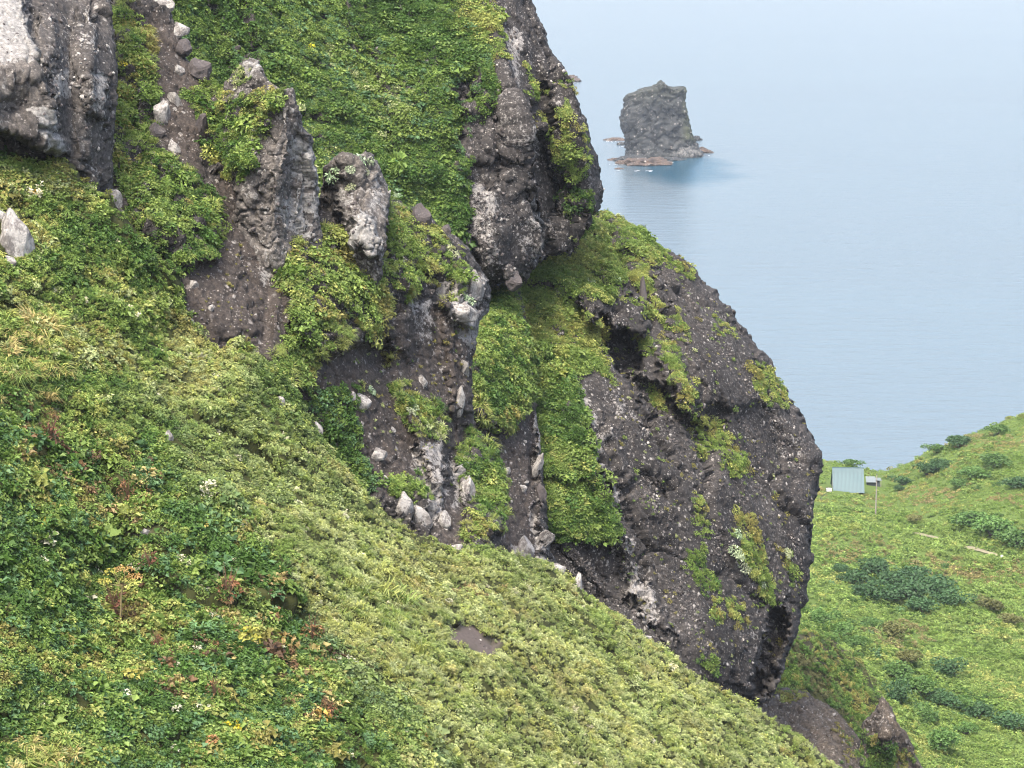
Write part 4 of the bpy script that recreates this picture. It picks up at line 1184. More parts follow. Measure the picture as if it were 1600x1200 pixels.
plant_patch(spire, [(1352, 1150), (1385, 1152), (1425, 1180), (1420, 1230), (1352, 1230)], 'green scrub over the foot of the rock spire', sp=5, size=(10, 16), pal=[(DEEP, 2), (MIDG, 2), (OLIV, 1)], seed=97)
plant_patch(foot, [(1230, 985), (1262, 982), (1300, 998), (1346, 1038), (1374, 1085), (1392, 1125), (1420, 1165), (1445, 1225), (1340, 1230), (1340, 1150), (1290, 1090), (1215, 1065)],
            'olive scrub on the slope under the dark cliff foot', sp=4.6, size=(9, 16), pal=[(OLIV, 0.8), (MIDG, 2.0), (DEEP, 2.4), ((0.085, 0.09, 0.04), 1.6)], mix={1: 2, 3: 2, 4: 2}, seed=98, freq=9)

# ------------------------------------------------------------------ valley meadow
def V_zone(u, v, P, tint, rng):
    n = len(u)
    b = fbm(np.stack([u / 55, v / 28, np.zeros(n) + 5.2], -1), 3)
    for cx, cy, rx, ry, c in ((1330, 860, 70, 26, (0.16, 0.15, 0.06)), (1460, 895, 80, 22, (0.17, 0.15, 0.065)), (1570, 900, 60, 26, (0.17, 0.15, 0.06)), (1580, 780, 40, 12, (0.2, 0.16, 0.08)), (1440, 775, 60, 14, (0.24, 0.2, 0.1)),
                              (1540, 690, 90, 14, (0.24, 0.21, 0.1)), (1400, 995, 60, 24, (0.15, 0.14, 0.06)), (1300, 830, 40, 14, (0.2, 0.25, 0.06)), (1350, 790, 50, 14, (0.2, 0.19, 0.08))):
        e = ((u - cx) / rx) ** 2 + ((v - cy) / ry) ** 2 + 1.4 * b
        k = (e < 0.9) & (rng.random(n) < 0.4)
        tint[k] = np.array(c)
    return tint


VG = [((0.12, 0.195, 0.042), 2.4), (BRIT, 2.6), ((0.165, 0.245, 0.066), 2.6), (MIDG, 1.6), (YELG, 0.9)]
VH = [[(1290, 760), (1300, 745), (1356, 745), (1382, 748), (1382, 764), (1352, 770), (1300, 772)], [(1432, 834), (1450, 834), (1470, 842), (1455, 845)], [(1512, 855), (1530, 857), (1562, 868), (1545, 871)]]
plant_patch(valley, [(1130, 800), (1330, 795), (1450, 815), (1710, 860), (1710, 1300), (1300, 1300), (1130, 1000)], 'bright green bracken and tall herbs over the valley floor', sp=4.6, size=(9, 16), pal=VG, mix={0: 2, 1: 3, 3: 1.5, 4: 1.5, 7: 1}, holes=VH, seed=101, zone=V_zone, freq=16, up=0.9, name='meadow', cat='meadow')
plant_patch(valley, [(1130, 712), (1260, 716), (1310, 720), (1345, 729), (1390, 733), (1420, 720), (1450, 704), (1505, 680), (1550, 662), (1710, 606), (1710, 860), (1450, 815), (1330, 795), (1130, 802)], 'low grass and bracken over the headland by the shed', sp=3.9, size=(5, 10), pal=VG + [(OLIV, 1.4), (STRW, 0.3)], mix={1: 2, 7: 3, 5: 0.6}, holes=VH, seed=102, zone=V_zone, freq=14, up=0.85, name='meadow', cat='meadow')

plant_patch(knoll, [(1185, 1100), (1215, 1068), (1262, 1080), (1250, 1096), (1215, 1096)], 'dry grass along the upper edge of the bare knoll', sp=5, size=(9, 14), pal=[(OLIV, 2), (YELG, 1), (MIDG, 1)], mix={5: 1, 1: 1, 4: 1}, seed=111, name='grass', cat='grass')
plant_patch(knoll, [(1300, 1130), (1345, 1160), (1352, 1205), (1325, 1190)], 'olive scrub creeping over the right side of the bare knoll', sp=6, size=(9, 15), pal=[(OLIV, 2), (DEEP, 1), (MIDG, 1)], mix={1: 1, 4: 1}, seed=112, edge=8)
for k_, (poly, lab) in enumerate([([(1300, 880), (1370, 868), (1450, 890), (1500, 925), (1490, 955), (1420, 965), (1340, 945)], 'dark scrub filling the thicket in the valley'),
                                  ([(1255, 950), (1290, 955), (1350, 995), (1370, 1020), (1320, 1015), (1255, 985)], 'dark scrub along the slanting row by the cliff'),
                                  ([(1385, 1040), (1440, 1050), (1540, 1090), (1570, 1120), (1500, 1130), (1410, 1110)], 'dark scrub right of the rock spire'),
                                  ([(1480, 800), (1540, 808), (1610, 830), (1610, 862), (1540, 850), (1490, 832)], 'bracken bank above the path'),
                                  ([(1500, 715), (1560, 700), (1580, 725), (1530, 755), (1480, 765)], 'darker bracken on the headland slope')]):
    plant_patch(valley, poly, lab, sp=5.5, size=(9, 17), pal=[(DEEP, 3), (MIDG, 2), (BLUG, 1)] if k_ < 3 else [(MIDG, 3), (DEEP, 1), (BRIT, 1)], mix={0: 1, 1: 2, 3: 1}, seed=120 + k_, edge=12, fray=22, up=0.9, freq=8, name='scrub', cat='scrub')
plant_patch(buttress, [(960, 420), (1060, 410), (1150, 500), (1280, 715), (1265, 900), (1200, 1080), (1000, 980), (940, 860), (960, 600)], 'scattered moss and tiny tufts over the stones of the buttress', sp=17, size=(4, 9), pal=[(OLIV, 2), (BRIT, 1), (SAGE, 1), (MIDG, 1)], mix={7: 2, 5: 1, 1: 1}, seed=113)
plant_patch(crag, [(300, 300), (450, 400), (740, 480), (735, 700), (690, 800), (560, 740), (300, 520)], 'scattered tiny tufts on the bare earth faces', sp=19, size=(4, 9), pal=[(OLIV, 2), (MIDG, 1), (SAGE, 1)], mix={5: 2, 4: 1}, seed=114)
#=====THINGS=====
def surf(body, u, v):
    P = body.look(np.array([u]), np.array([v]), 'P')[0]
    n = body.look(np.array([u]), np.array([v]), 'N0')[0]
    return P, n, float(np.linalg.norm(P - np.array([0, 0, CAM_H]))) / FPX      # metres per photo pixel there


# ------------------------------------------------------------------ boulders
ROCKS = {'p': [rock_mesh('pale_rock_%d' % i, 70 + i, 3, B_PALE, 0.9, 0.16) for i in range(4)], 'd': [rock_mesh('dark_rock_%d' % i, 80 + i, 3, B_DARK, 0.8, 0.3) for i in range(3)]}
BOULDERS = [
    (slope, 16, 385, 27, 40, 'p', 'large rounded whitish boulder at the left edge of the hillside'),
    (slope, 2, 345, 10, 13, 'p', 'small pale stone just above the large whitish boulder'),
    (slope, 8, 416, 12, 9, 'p', 'flat pale stone under the large whitish boulder'),
    (crag, 176, 318, 13, 17, 'p', 'weathered grey boulder between the herbs below the buttress'),
    (crag, 190, 338, 12, 12, 'd', 'dark stone touching the weathered grey boulder below the buttress'),
    (crag, 252, 178, 15, 20, 'p', 'pale angular boulder at the edge of the gully herb strip'),
    (crag, 246, 203, 14, 14, 'd', 'dark boulder under the pale angular one in the gully'),
    (crag, 274, 158, 10, 17, 'p', 'upright grey stone in the earth gully'),
    (crag, 272, 230, 10, 12, 'p', 'whitish block low in the earth gully'),
    (crag, 250, 6, 22, 13, 'p', 'white jagged block at the top edge of the gully'),
    (crag, 274, 52, 13, 13, 'p', 'rounded grey boulder on the gully skyline'),
    (crag, 282, 80, 15, 14, 'd', 'brown boulder below the rounded grey one on the skyline'),
    (crag, 307, 116, 19, 17, 'd', 'big dark round boulder at the end of the gully skyline'),
    (crag, 279, 110, 8, 8, 'p', 'small white stone beside the big dark round boulder'),
    (crag, 312, 205, 10, 22, 'd', 'grey slab leaning at the edge of the pinnacle greenery'),
    (crag, 303, 444, 9, 8, 'p', 'small white stone where the herbs meet the bare earth'),
    (crag, 330, 482, 5, 5, 'p', 'lone pebble on the bare brown earth'),
    (crag, 297, 502, 6, 7, 'p', 'little white rock near the lower edge of the bare earth'),
    (crag, 563, 629, 13, 13, 'p', 'white squared block on the dark earth face'),
    (crag, 548, 620, 7, 8, 'p', 'pale chip left of the white squared block'),
    (crag, 594, 708, 16, 9, 'p', 'long white stone lying on the dark earth face'),
    (crag, 618, 669, 5, 5, 'p', 'tiny white stone between the grass tuft and the long stone'),
    (crag, 655, 598, 8, 10, 'p', 'pale angular stone above the slanting grass tuft'),
    (crag, 601, 749, 6, 7, 'p', 'small round stone left of the bright green tuft'),
    (crag, 633, 787, 15, 17, 'p', 'rounded whitish boulder below the bright green tuft'),
    (crag, 664, 803, 13, 22, 'p', 'tall pale boulder in the lower row of rocks'),
    (crag, 690, 815, 13, 15, 'p', 'pale triangular block at the end of the lower row of rocks'),
    (crag, 728, 577, 8, 20, 'p', 'narrow white rock beside the green mound'),
    (crag, 720, 628, 9, 22, 'p', 'tall white rock blotch low beside the green mound'),
    (crag, 728, 772, 10, 22, 'p', 'slim grey rock at the edge of the hanging clump'),
    (crag, 655, 345, 17, 20, 'd', 'brownish knob of rock right of the squat pinnacle'),
    (crag, 697, 362, 9, 11, 'd', 'small knob of rock on the ledge skyline'),
    (crag, 750, 448, 15, 26, 'p', 'lichened corner rock at the end of the grassy ledge'),
    (crag, 722, 488, 22, 14, 'p', 'overhanging crusted rock under the grassy ledge'),
    (rib, 816, 861, 13, 20, 'p', 'white slab at the foot of the brown rib'),
    (rib, 848, 838, 11, 26, 'p', 'upright pale rock on the lower right edge of the brown rib'),
    (rib, 841, 728, 7, 18, 'p', 'pale rock high on the right edge of the brown rib'),
    (rib, 846, 770, 8, 14, 'd', 'dark round rock midway along the right edge of the brown rib'),
    (rib, 817, 763, 6, 6, 'p', 'small white stone in the middle of the brown rib'),
    (rib, 793, 735, 6, 6, 'p', 'small white stone at the left edge of the brown rib'),
    (slope, 868, 893, 17, 10, 'p', 'white flat rock on the hillside skyline'),
    (slope, 905, 914, 8, 22, 'p', 'slim white rock standing at the hillside skyline by the dark cliff'),
    (slope, 1010, 996, 9, 6, 'p', 'low pale stone at the hillside edge under the whitened cliff'),
    (slope, 435, 632, 7, 11, 'p', 'pinkish pale stone half sunk in the upper hillside herbs'),
    (slope, 262, 683, 9, 9, 'p', 'round white stone in the herbs of the middle hillside'),
    (slope, 222, 842, 8, 5, 'p', 'small flat white stone in a bare hollow of the hillside'),
    (slope, 495, 672, 8, 12, 'p', 'whitish rock at the hillside edge by the deep green hollow'),
    (slope, 715, 858, 9, 9, 'p', 'small grey stone where the earth face meets the hillside'),
    (headwall, 797, 434, 13, 14, 'd', 'dark round boulder wedged under the headwall'),
    (buttress, 965, 388, 15, 17, 'd', 'dark knob of rock poking from the ridge crest'),
    (buttress, 1004, 470, 6, 26, 'd', 'thin dark rock fin beside the ridge crest'),
]
for i, (b_, u, v, ru, rv, kd, lab) in enumerate(BOULDERS):
    P, n, px = surf(b_, u, v)
    rs = np.random.default_rng(200 + i)
    o = link('boulder', ROCKS[kd][i % len(ROCKS[kd])], None, P + n * 0.15 * min(ru, rv) * px - np.array([0, 0, 0.0]), (rs.normal() * 0.25, rs.normal() * 0.2, rs.normal() * 0.25), (ru * px * 1.25, 1.05 * min(ru, rv) * px, rv * px * 1.22))
    tag(o, lab, 'rock', 'boulders and stones on the crag')

# ------------------------------------------------------------------ pale cushion plants
cr = np.random.default_rng(5)
CUSH = [leaf_mesh('pale_cushion_%d' % i, cr, 150, 0.5, 0.42, 0.17, 0.5, up=0.9, mat=LEAF_OBJ) for i in range(3)]
for i, (b_, u, v, w, lab) in enumerate([
        (pin2, 524, 274, 24, 'largest pale mint cushion plant on the left of the squat pinnacle'), (pin2, 548, 268, 13, 'small pale cushion plant beside the largest one on the squat pinnacle'), (pin2, 545, 288, 14, 'pale cushion plant in the middle of the squat pinnacle'),
        (pin2, 563, 252, 20, 'pale cushion plant on the very top of the squat pinnacle'), (pin2, 580, 250, 15, 'pale cushion plant at the top right of the squat pinnacle'), (pin2, 574, 266, 14, 'pale cushion plant just under the pinnacle top'),
        (crag, 606, 286, 15, 'pale cushion plant on the right lip of the squat pinnacle'), (crag, 613, 306, 14, 'pale cushion plant lower on the right lip of the squat pinnacle'), (crag, 625, 318, 12, 'pale cushion plant on the ledge skyline'),
        (crag, 580, 612, 14, 'pale cushion plant beside the white squared block'), (crag, 648, 636, 15, 'pale cushion plant on top of the slanting grass tuft'), (crag, 641, 645, 14, 'whitish plant on the underside of the slanting grass tuft'),
        (crag, 737, 466, 17, 'pale cushion plant on the corner rock of the ledge'), (crag, 662, 407, 9, 'tiny pale plant on the grassy ledge'), (crag, 708, 392, 18, 'pale fringe plant along the ledge skyline'), (crag, 467, 433, 9, 'tiny pale plant at the left of the yellow-green clump'),
        (buttress, 1140, 868, 26, 'large pale plant low on the buttress streak'), (buttress, 1156, 890, 20, 'pale plant just below the large one on the buttress'), (buttress, 1146, 838, 16, 'pale plant at the top of the lower buttress streak'),
        (buttress, 1187, 914, 13, 'round pale plant at the end of the buttress streak'), (buttress, 1222, 866, 16, 'pale plant on the thin streak by the buttress edge'), (buttress, 955, 444, 13, 'pale plant above the dark recess'), (buttress, 922, 440, 15, 'grey-green plant on the saddle above the dark block')]):
    P, n, px = surf(b_, u, v)
    o = link('cushion_bush', CUSH[i % 3], None, P, tuple(eulers(np.array([n * 0.7 + np.array([0, 0, 0.4])]), np.array([i * 1.3]))[0]), (w * px * 1.15,) * 3)
    o.color = (0.27 + 0.03 * (i % 3), 0.37, 0.24 + 0.02 * (i % 2), 1)
    tag(o, lab, 'plant', 'pale cushion plants on the rocks')

# ------------------------------------------------------------------ single plants that stand out on the hillside
STEM = plain('dry_stem', (0.16, 0.13, 0.06), 0.8)
STEM_B = plain('brown_stem', (0.11, 0.06, 0.035), 0.85)


def tube(pts, r0, r1, k=5):
    pts = np.asarray(pts, float)
    V, F = [], []
    for i, p in enumerate(pts):
        t = unit((pts[min(i + 1, len(pts) - 1)] - pts[max(i - 1, 0)])[None])[0]
        a = unit(np.cross(t, [0.3, 1, 0.2])[None])[0]
        b = np.cross(t, a)
        r = r0 + (r1 - r0) * i / (len(pts) - 1)
        for j in range(k):
            th = 2 * math.pi * j / k
            V.append(p + r * (a * math.cos(th) + b * math.sin(th)))
    for i in range(len(pts) - 1):
        for j in range(k):
            F.append((i * k + j, i * k + (j + 1) % k, (i + 1) * k + (j + 1) % k, (i + 1) * k + j))
    return np.array(V), np.array(F)


def join(parts):
    V, F, o = [], [], 0
    for v_, f_ in parts:
        V.append(v_)
        F.append(f_ + o)
        o += len(v_)
    return np.concatenate(V), np.concatenate(F)


# tall umbel gone to seed
P, n, px = surf(slope, 192, 965)
um = tag(link('umbel_plant', None, None, P), 'tall yellowing umbel plant standing up from the lower left hillside', 'plant')
ur = np.random.default_rng(8)
link('stem', new_mesh('umbel_stem', *tube([(0, 0, 0), (0.08, 0, 0.7), (0.12, 0, 1.4), (0.2, 0.0, 1.85)], 0.05, 0.03), STEM), um)
for i, (dx, dz, r) in enumerate([(-0.15, 2.25, 0.42), (0.3, 2.45, 0.36), (0.72, 2.15, 0.3), (-0.55, 1.95, 0.26), (0.35, 2.0, 0.3)]):
    m_ = leaf_mesh('umbel_head_%d' % i, ur, 90, r, r * 0.5, 0.11, 0.6, up=1.0, mat=LEAF_OBJ)
    h_ = link('flower_head', m_, um, (dx, ur.normal() * 0.15, dz))  # one flower head of the umbel
    h_.color = [(0.34, 0.33, 0.08, 1), (0.36, 0.24, 0.1, 1), (0.34, 0.22, 0.09, 1), (0.33, 0.32, 0.08, 1), (0.3, 0.3, 0.09, 1)][i]
    link('stalk', new_mesh('umbel_stalk', *tube([(0.18, 0, 1.75), (dx * 0.7 + 0.06, 0, (1.75 + dz) / 2), (dx, 0, dz + 0.05)], 0.022, 0.012), STEM), um)

YL = [leaf_mesh('yellow_leaves_%d' % i, ur, 34, 0.42, 0.45, 0.25, 0.75, mat=LEAF_OBJ) for i in range(2)]
for i, (u, v, w, c, lab) in enumerate([
        (365, 1142, 22, (0.52, 0.40, 0.03), 'bright yellow-leaved plant low in the middle of the hillside'), (660, 1142, 22, (0.50, 0.36, 0.05), 'bright yellow-leaved plant at the foot of the pale herbs'), (508, 1118, 22, (0.42, 0.26, 0.06), 'orange-yellow plant between the two bright yellow plants'),
        (205, 1068, 26, (0.36, 0.32, 0.07), 'dull yellow plant below the tall umbel'), (386, 1012, 34, (0.34, 0.32, 0.06), 'yellow-green plant in the brown pocket of the hillside'), (450, 1006, 32, (0.40, 0.27, 0.10), 'tan-leaved plant at the right of the brown pocket'),
        (62, 826, 22, (0.38, 0.34, 0.06), 'yellow plant left of the tall umbel'), (190, 108, 12, (0.5, 0.42, 0.05), 'small yellow flower clump in the gully herb strip'), (482, 82, 9, (0.55, 0.5, 0.03), 'single yellow plant on the dark green rear face'), (56, 300, 14, (0.5, 0.3, 0.05), 'small orange plant below the rock buttress'),
        (330, 1168, 20, (0.42, 0.22, 0.09), 'orange-brown leaves near the bottom edge'), (655, 1155, 14, (0.4, 0.2, 0.06), 'orange leaves just under the right bright yellow plant'), (310, 840, 16, (0.36, 0.3, 0.08), 'faded yellow plant above the brown pocket'), (42, 570, 20, (0.36, 0.30, 0.05), 'yellowing plant by the straw grass tuft')]):
    b_ = crag if (u, v) == (190, 108) else headwall if u == 482 else slope
    P, n, px = surf(b_, u, v)
    up_ = n * 0.5 + np.array([0, 0, 0.5])
    o = link('yellow_leaved_plant', YL[i % 2], None, P + unit(up_[None])[0] * 0.35 * w * px, tuple(eulers(up_[None], np.array([i * 2.1]))[0]), (w * px * 1.2,) * 3)
    o.color = (c[0] * 0.72, c[1] * 0.78, c[2] * 0.9, 1)
    tag(o, lab, 'plant', 'yellowing plants')

DRYM = []
for k_ in range(2):
    parts = []
    for j in range(16):
        a = ur.random() * 6.28
        l = 0.6 + 0.6 * ur.random()
        d_ = np.array([math.cos(a), math.sin(a), 0]) * 0.45 * ur.random()
        parts.append(tube([(0, 0, 0), d_ * 0.5 + np.array([0, 0, l * 0.55]), d_ * 1.3 + np.array([0, 0, l])], 0.022, 0.008, 3))
    DRYM.append((new_mesh('withered_stems_%d' % k_, *join(parts), STEM_B), leaf_mesh('withered_leaves_%d' % k_, ur, 40, 0.45, 0.8, 0.2, 0.45, mat=LEAF_OBJ)))
for i, (u, v, w, lab) in enumerate([(355, 948, 46, 'withered brown herb with bare stems in the middle of the hillside'), (186, 952, 40, 'withered brown herb at the foot of the tall umbel'), (335, 1098, 30, 'small withered brown herb left of the lower yellow plant'), (524, 1120, 28, 'withered dark herb right of the orange-yellow plant'),
                                    (86, 690, 36, 'withered herb among dark leaves on the left hillside'), (492, 1000, 36, 'withered brown herb at the right end of the brown pocket'), (250, 1010, 26, 'small withered herb below the tall umbel'), (232, 905, 30, 'withered reddish herb right of the tall umbel'), (196, 790, 34, 'dry grassy herb above the bare hollow')]):
    P, n, px = surf(slope, u, v)
    o = tag(link('withered_herb', None, None, P + np.array([0, 0, 0.25]), (0, 0, i * 1.1), (w * px,) * 3), lab, 'plant', 'withered herbs on the hillside')
    link('stems', DRYM[i % 2][0], o)
    l_ = link('leaves', DRYM[i % 2][1], o)
    l_.color = [(0.17, 0.085, 0.045, 1), (0.13, 0.06, 0.04, 1), (0.2, 0.12, 0.06, 1)][i % 3]

# ------------------------------------------------------------------ shrubs in the valley
SHR = []
sr = np.random.default_rng(12)
BARK = plain('shrub_bark', (0.07, 0.055, 0.045), 0.9)
for k_ in range(4):
    B, T, Nn, Ln, lv = [], [], [], [], []
    lobes = [(sr.normal(size=3) * np.array([0.30, 0.22, 0.12]) + np.array([0, 0, 0.5]), 0.24 + 0.16 * sr.random()) for _ in range(11)]
    for c, r in lobes:
        for j in range(75):
            d_ = unit(sr.normal(size=(1, 3)))[0]
            d_[2] = abs(d_[2]) * 0.9 - 0.25
            p = c + d_ * r * (0.75 + 0.3 * sr.random())
            if p[2] < 0.06:
                continue
            B.append(p)
            T.append(unit((sr.normal(size=3) + d_ * 0.5)[None])[0])
            Nn.append(unit((d_ + np.array([0, 0, 0.5]) + sr.normal(size=3) * 0.5)[None])[0])
            Ln.append(0.12 * (0.6 + 0.8 * sr.random()))
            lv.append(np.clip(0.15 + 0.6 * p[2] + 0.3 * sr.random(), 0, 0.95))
    B, T, Nn, Ln, lv = map(np.array, (B, T, Nn, Ln, lv))
    V = leaf_quads(B, T, Nn, Ln, Ln * 0.8)
    F = (np.arange(len(B))[:, None] * 4 + np.array([0, 1, 2, 0, 2, 3])[None]).reshape(-1, 3)
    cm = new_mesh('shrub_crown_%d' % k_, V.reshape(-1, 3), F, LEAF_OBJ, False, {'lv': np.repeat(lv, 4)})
    st = join([tube([(0, 0, -0.08), c * np.array([0.4, 0.4, 0.5]), c], 0.025, 0.008, 4) for c, r in lobes])
    SHR.append((cm, new_mesh('shrub_stems_%d' % k_, *st, BARK)))
DK, MG, OG = (0.036, 0.080, 0.032), (0.062, 0.125, 0.034), (0.085, 0.095, 0.035)
SHRUBS = [(1335, 905, 40, 26, DK, 'leftmost shrub of the dark thicket in the valley'), (1368, 892, 44, 26, DK, 'upper left shrub of the dark thicket in the valley'), (1400, 908, 50, 26, DK, 'upper middle shrub of the dark thicket in the valley'), (1355, 925, 44, 28, DK, 'lower left shrub of the dark thicket in the valley'),
          (1392, 930, 46, 24, DK, 'shrub at the centre of the dark thicket in the valley'), (1425, 930, 52, 26, DK, 'lower middle shrub of the dark thicket in the valley'), (1455, 918, 50, 28, DK, 'upper right shrub of the dark thicket in the valley'), (1482, 938, 40, 20, DK, 'rightmost shrub of the dark thicket in the valley'),
          (1425, 898, 40, 20, DK, 'topmost shrub of the dark thicket in the valley'), (1440, 950, 40, 18, DK, 'lowest shrub of the dark thicket in the valley'), (1312, 890, 22, 16, DK, 'small dark shrub near the cliff above the thicket'),
          (1278, 968, 34, 22, MG, 'dark shrub touching the cliff edge in the valley'), (1308, 985, 36, 20, MG, 'second shrub from the cliff in the slanting row'), (1338, 1005, 34, 18, MG, 'third shrub from the cliff in the slanting row'), (1292, 1002, 30, 16, MG, 'low shrub under the slanting row'),
          (1478, 1046, 38, 24, DK, 'lone round dark shrub on the bright valley floor'), (1400, 1050, 40, 26, MG, 'green bush above the rock spire'), (1420, 1030, 34, 22, OG, 'olive bush above the green one over the spire'), (1432, 1075, 44, 30, MG, 'big green bush right of the spire'), (1402, 1085, 36, 30, DK, 'dark bush beside the tip of the spire'),
          (1470, 1095, 40, 24, DK, 'dark bush right of the big green bush'), (1500, 1100, 38, 22, MG, 'bush in the middle of the lower row'), (1528, 1112, 40, 22, DK, 'dark bush near the right end of the lower row'), (1450, 1120, 36, 20, MG, 'bush under the big green bush'), (1582, 1132, 44, 26, DK, 'dark bush at the right edge of the valley'),
          (1470, 1162, 44, 32, MG, 'round green bush near the bottom of the valley'), (1510, 1140, 30, 18, MG, 'small bush above the round green bush'), (1550, 950, 34, 12, OG, 'low olive bush in the right meadow'), (1580, 970, 30, 12, OG, 'low olive bush by the right picture edge'), (1395, 990, 40, 16, OG, 'brownish bush left of the light meadow'),
          (1360, 975, 30, 16, MG, 'green bush below the dark thicket'), (1412, 752, 24, 14, DK, 'dark shrub right of the shed annex'), (1406, 763, 14, 9, DK, 'small dark shrub below the one by the annex'), (1448, 738, 34, 12, DK, 'slanting dark shrub on the headland'), (1470, 728, 30, 12, DK, 'dark shrub higher on the headland slope'),
          (1466, 703, 26, 10, MG, 'green shrub on the headland skyline'), (1500, 692, 34, 14, DK, 'largest dark shrub on the headland skyline'), (1520, 745, 34, 14, MG, 'shrub in the middle of the headland slope'), (1555, 722, 36, 14, MG, 'shrub on the upper headland slope'), (1590, 757, 34, 14, DK, 'dark shrub on the headland at the right edge'),
          (1500, 757, 26, 10, MG, 'low shrub left of the middle headland shrub'), (1550, 830, 50, 22, MG, 'rounded bush bank above the path'), (1590, 845, 50, 24, MG, 'rounded bush bank above the path at the right edge'), (1510, 815, 44, 18, MG, 'bush bank left end above the path'), (1560, 675, 30, 10, MG, 'low green shrub on the skyline near the right edge'),
          (1430, 815, 22, 8, OG, 'small brown bush beside the path'), (1330, 700 + 26, 22, 8, MG, 'low bush on the shore bank behind the shed')]
for i, (u, v, w, h, c, lab) in enumerate(SHRUBS):
    P, n, px = surf(valley, u, v + h * 0.4)
    k_ = i % 4
    o = tag(link('shrub', None, None, P - np.array([0, 0, 0.1]), (0, 0, i * 1.7), (w * px * 0.95, w * px * 0.95, max(h, 0.55 * w) * px * 1.15)), lab, 'shrub', 'shrubs in the valley')
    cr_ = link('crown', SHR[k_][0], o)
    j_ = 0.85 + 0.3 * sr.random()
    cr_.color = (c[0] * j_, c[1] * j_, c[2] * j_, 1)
    link('stems', SHR[k_][1], o)

# ------------------------------------------------------------------ path across the valley
PATH = plain('path_gravel', (0.17, 0.155, 0.095), 0.95, 0.3, 0.6)
cl = np.array([(1405, 828, 0.8), (1440, 836, 2.0), (1462, 841, 1.4), (1490, 849, 0.9), (1520, 858, 2.6), (1555, 867, 1.8), (1590, 876, 0.9), (1640, 890, 0.9)])
tt = np.linspace(0, len(cl) - 1, 60)
cu, cv, cw_ = (np.interp(tt, np.arange(len(cl)), cl[:, j]) for j in range(3))
rows = []
for f in (-1, 0, 1):
    rows.append(valley.look(cu, cv + f * cw_, 'P') + np.stack([0 * cu, 0 * cu, np.where(cw_ > 1.3, 0.2, -0.5)], -1))
Vp = np.stack(rows, 1).reshape(-1, 3)
Fp = np.array([(i * 3 + j, i * 3 + j + 1, i * 3 + j + 4, i * 3 + j + 3) for i in range(59) for j in (0, 1)])
tag(link('path', new_mesh('path', Vp - Vp[0], Fp, PATH), None, Vp[0]), 'pale worn path crossing the valley', 'path', None, 'structure')

# ------------------------------------------------------------------ shed, annex, pole and small things
def boxm(x0, x1, y0, y1, z0, z1):
    V = np.array([(x, y, z) for z in (z0, z1) for x, y in ((x0, y0), (x1, y0), (x1, y1), (x0, y1))], float)
    F = np.array([(0, 3, 2, 1), (4, 5, 6, 7), (0, 1, 5, 4), (1, 2, 6, 5), (2, 3, 7, 6), (3, 0, 4, 7)])
    return V, F


TEAL = plain('teal_roof_paint', (0.050, 0.095, 0.108), 0.55, 0.2, 1.0)
_tn = TEAL.node_tree
_mp = N(_tn, 'ShaderNodeMapping', ins={'Scale': (3.0, 0.25, 0.25)})
_nz = [n for n in _tn.nodes if n.type == 'TEX_NOISE'][0]
_tn.links.new([n for n in _tn.nodes if n.type == 'TEX_COORD'][0].outputs['Object'], _mp.inputs['Vector'])
_tn.links.new(_mp.outputs[0], _nz.inputs['Vector'])
DARKW = plain('dark_boards', (0.035, 0.045, 0.05), 0.85)
WHITER = plain('white_roof_paint', (0.13, 0.155, 0.16), 0.6, 0.12)
GREYW = plain('weathered_post', (0.22, 0.20, 0.18), 0.9)
WHITEP = plain('white_paint', (0.45, 0.45, 0.44), 0.6, 0.1)
P, n, px = surf(valley, 1326, 769)
shed = tag(link('shed', None, None, P, (0, 0, math.radians(-3))), 'shed with a large faded teal sheet-metal roof on the headland', 'shed')
SW, RZ0, RZ1, RD = 3.55, 0.15, 4.75, 3.7           # half width, eave and ridge heights, depth of the roof slope
lw = []
prof = lambda y: RZ0 + (RZ1 - RZ0) * (1 - abs(y - RD) / RD)
gable = np.array([(0, 0, -0.6), (0, 2 * RD, -0.6), (0, 2 * RD, RZ0), (0, RD, RZ1 - 0.12), (0, 0, RZ0)], float)
for sx in (-1, 1):
    g0 = gable + np.array([sx * (SW - 0.25), 0, -0.05])
    g1 = gable + np.array([sx * (SW - 0.37), 0, -0.05])
    Vg = np.concatenate([g0, g1])
    me = bpy.data.meshes.new('gable_wall')
    me.from_pydata([tuple(v_) for v_ in Vg], [], [(0, 1, 2, 3, 4), (9, 8, 7, 6, 5)] + [(i, (i + 1) % 5, 5 + (i + 1) % 5, 5 + i) for i in range(5)])
    me.materials.append(DARKW)
    link('gable_wall', me, shed)
link('door', new_mesh('door', *boxm(-SW + 0.16, -SW + 0.22, 2.6, 4.3, -0.5, 1.9), GREYW, False), shed)
nsh = 8
wsh = 2 * SW / nsh
xs = np.linspace(0, wsh, 25)
for side in (0, 1):
    Vr, Fr = [], []
    for jj, (yy) in enumerate((0, 1)):
        for x in xs:
            z_off = 0.03 * math.sin(x / wsh * 2 * math.pi * 4)
            y_ = -0.25 if yy == 0 else RD
            z_ = RZ0 - 0.3 if yy == 0 else RZ1
            Vr.append((x, y_ if side == 0 else 2 * RD - y_, z_ + z_off + 0.05))
    k_ = len(xs)
    Fr = [(i, i + 1, k_ + i + 1, k_ + i) for i in range(k_ - 1)]
    rm = new_mesh('roof_sheet', np.array(Vr), np.array(Fr), TEAL, True)
    for q in range(nsh):
        link('roof_sheet', rm, shed, (-SW + q * wsh, 0, 0.012 * (q % 2)))
link('ridge_cap', new_mesh('ridge_cap', *boxm(-SW - 0.05, SW + 0.05, RD - 0.14, RD + 0.14, RZ1 + 0.02, RZ1 + 0.12), TEAL, False), shed)

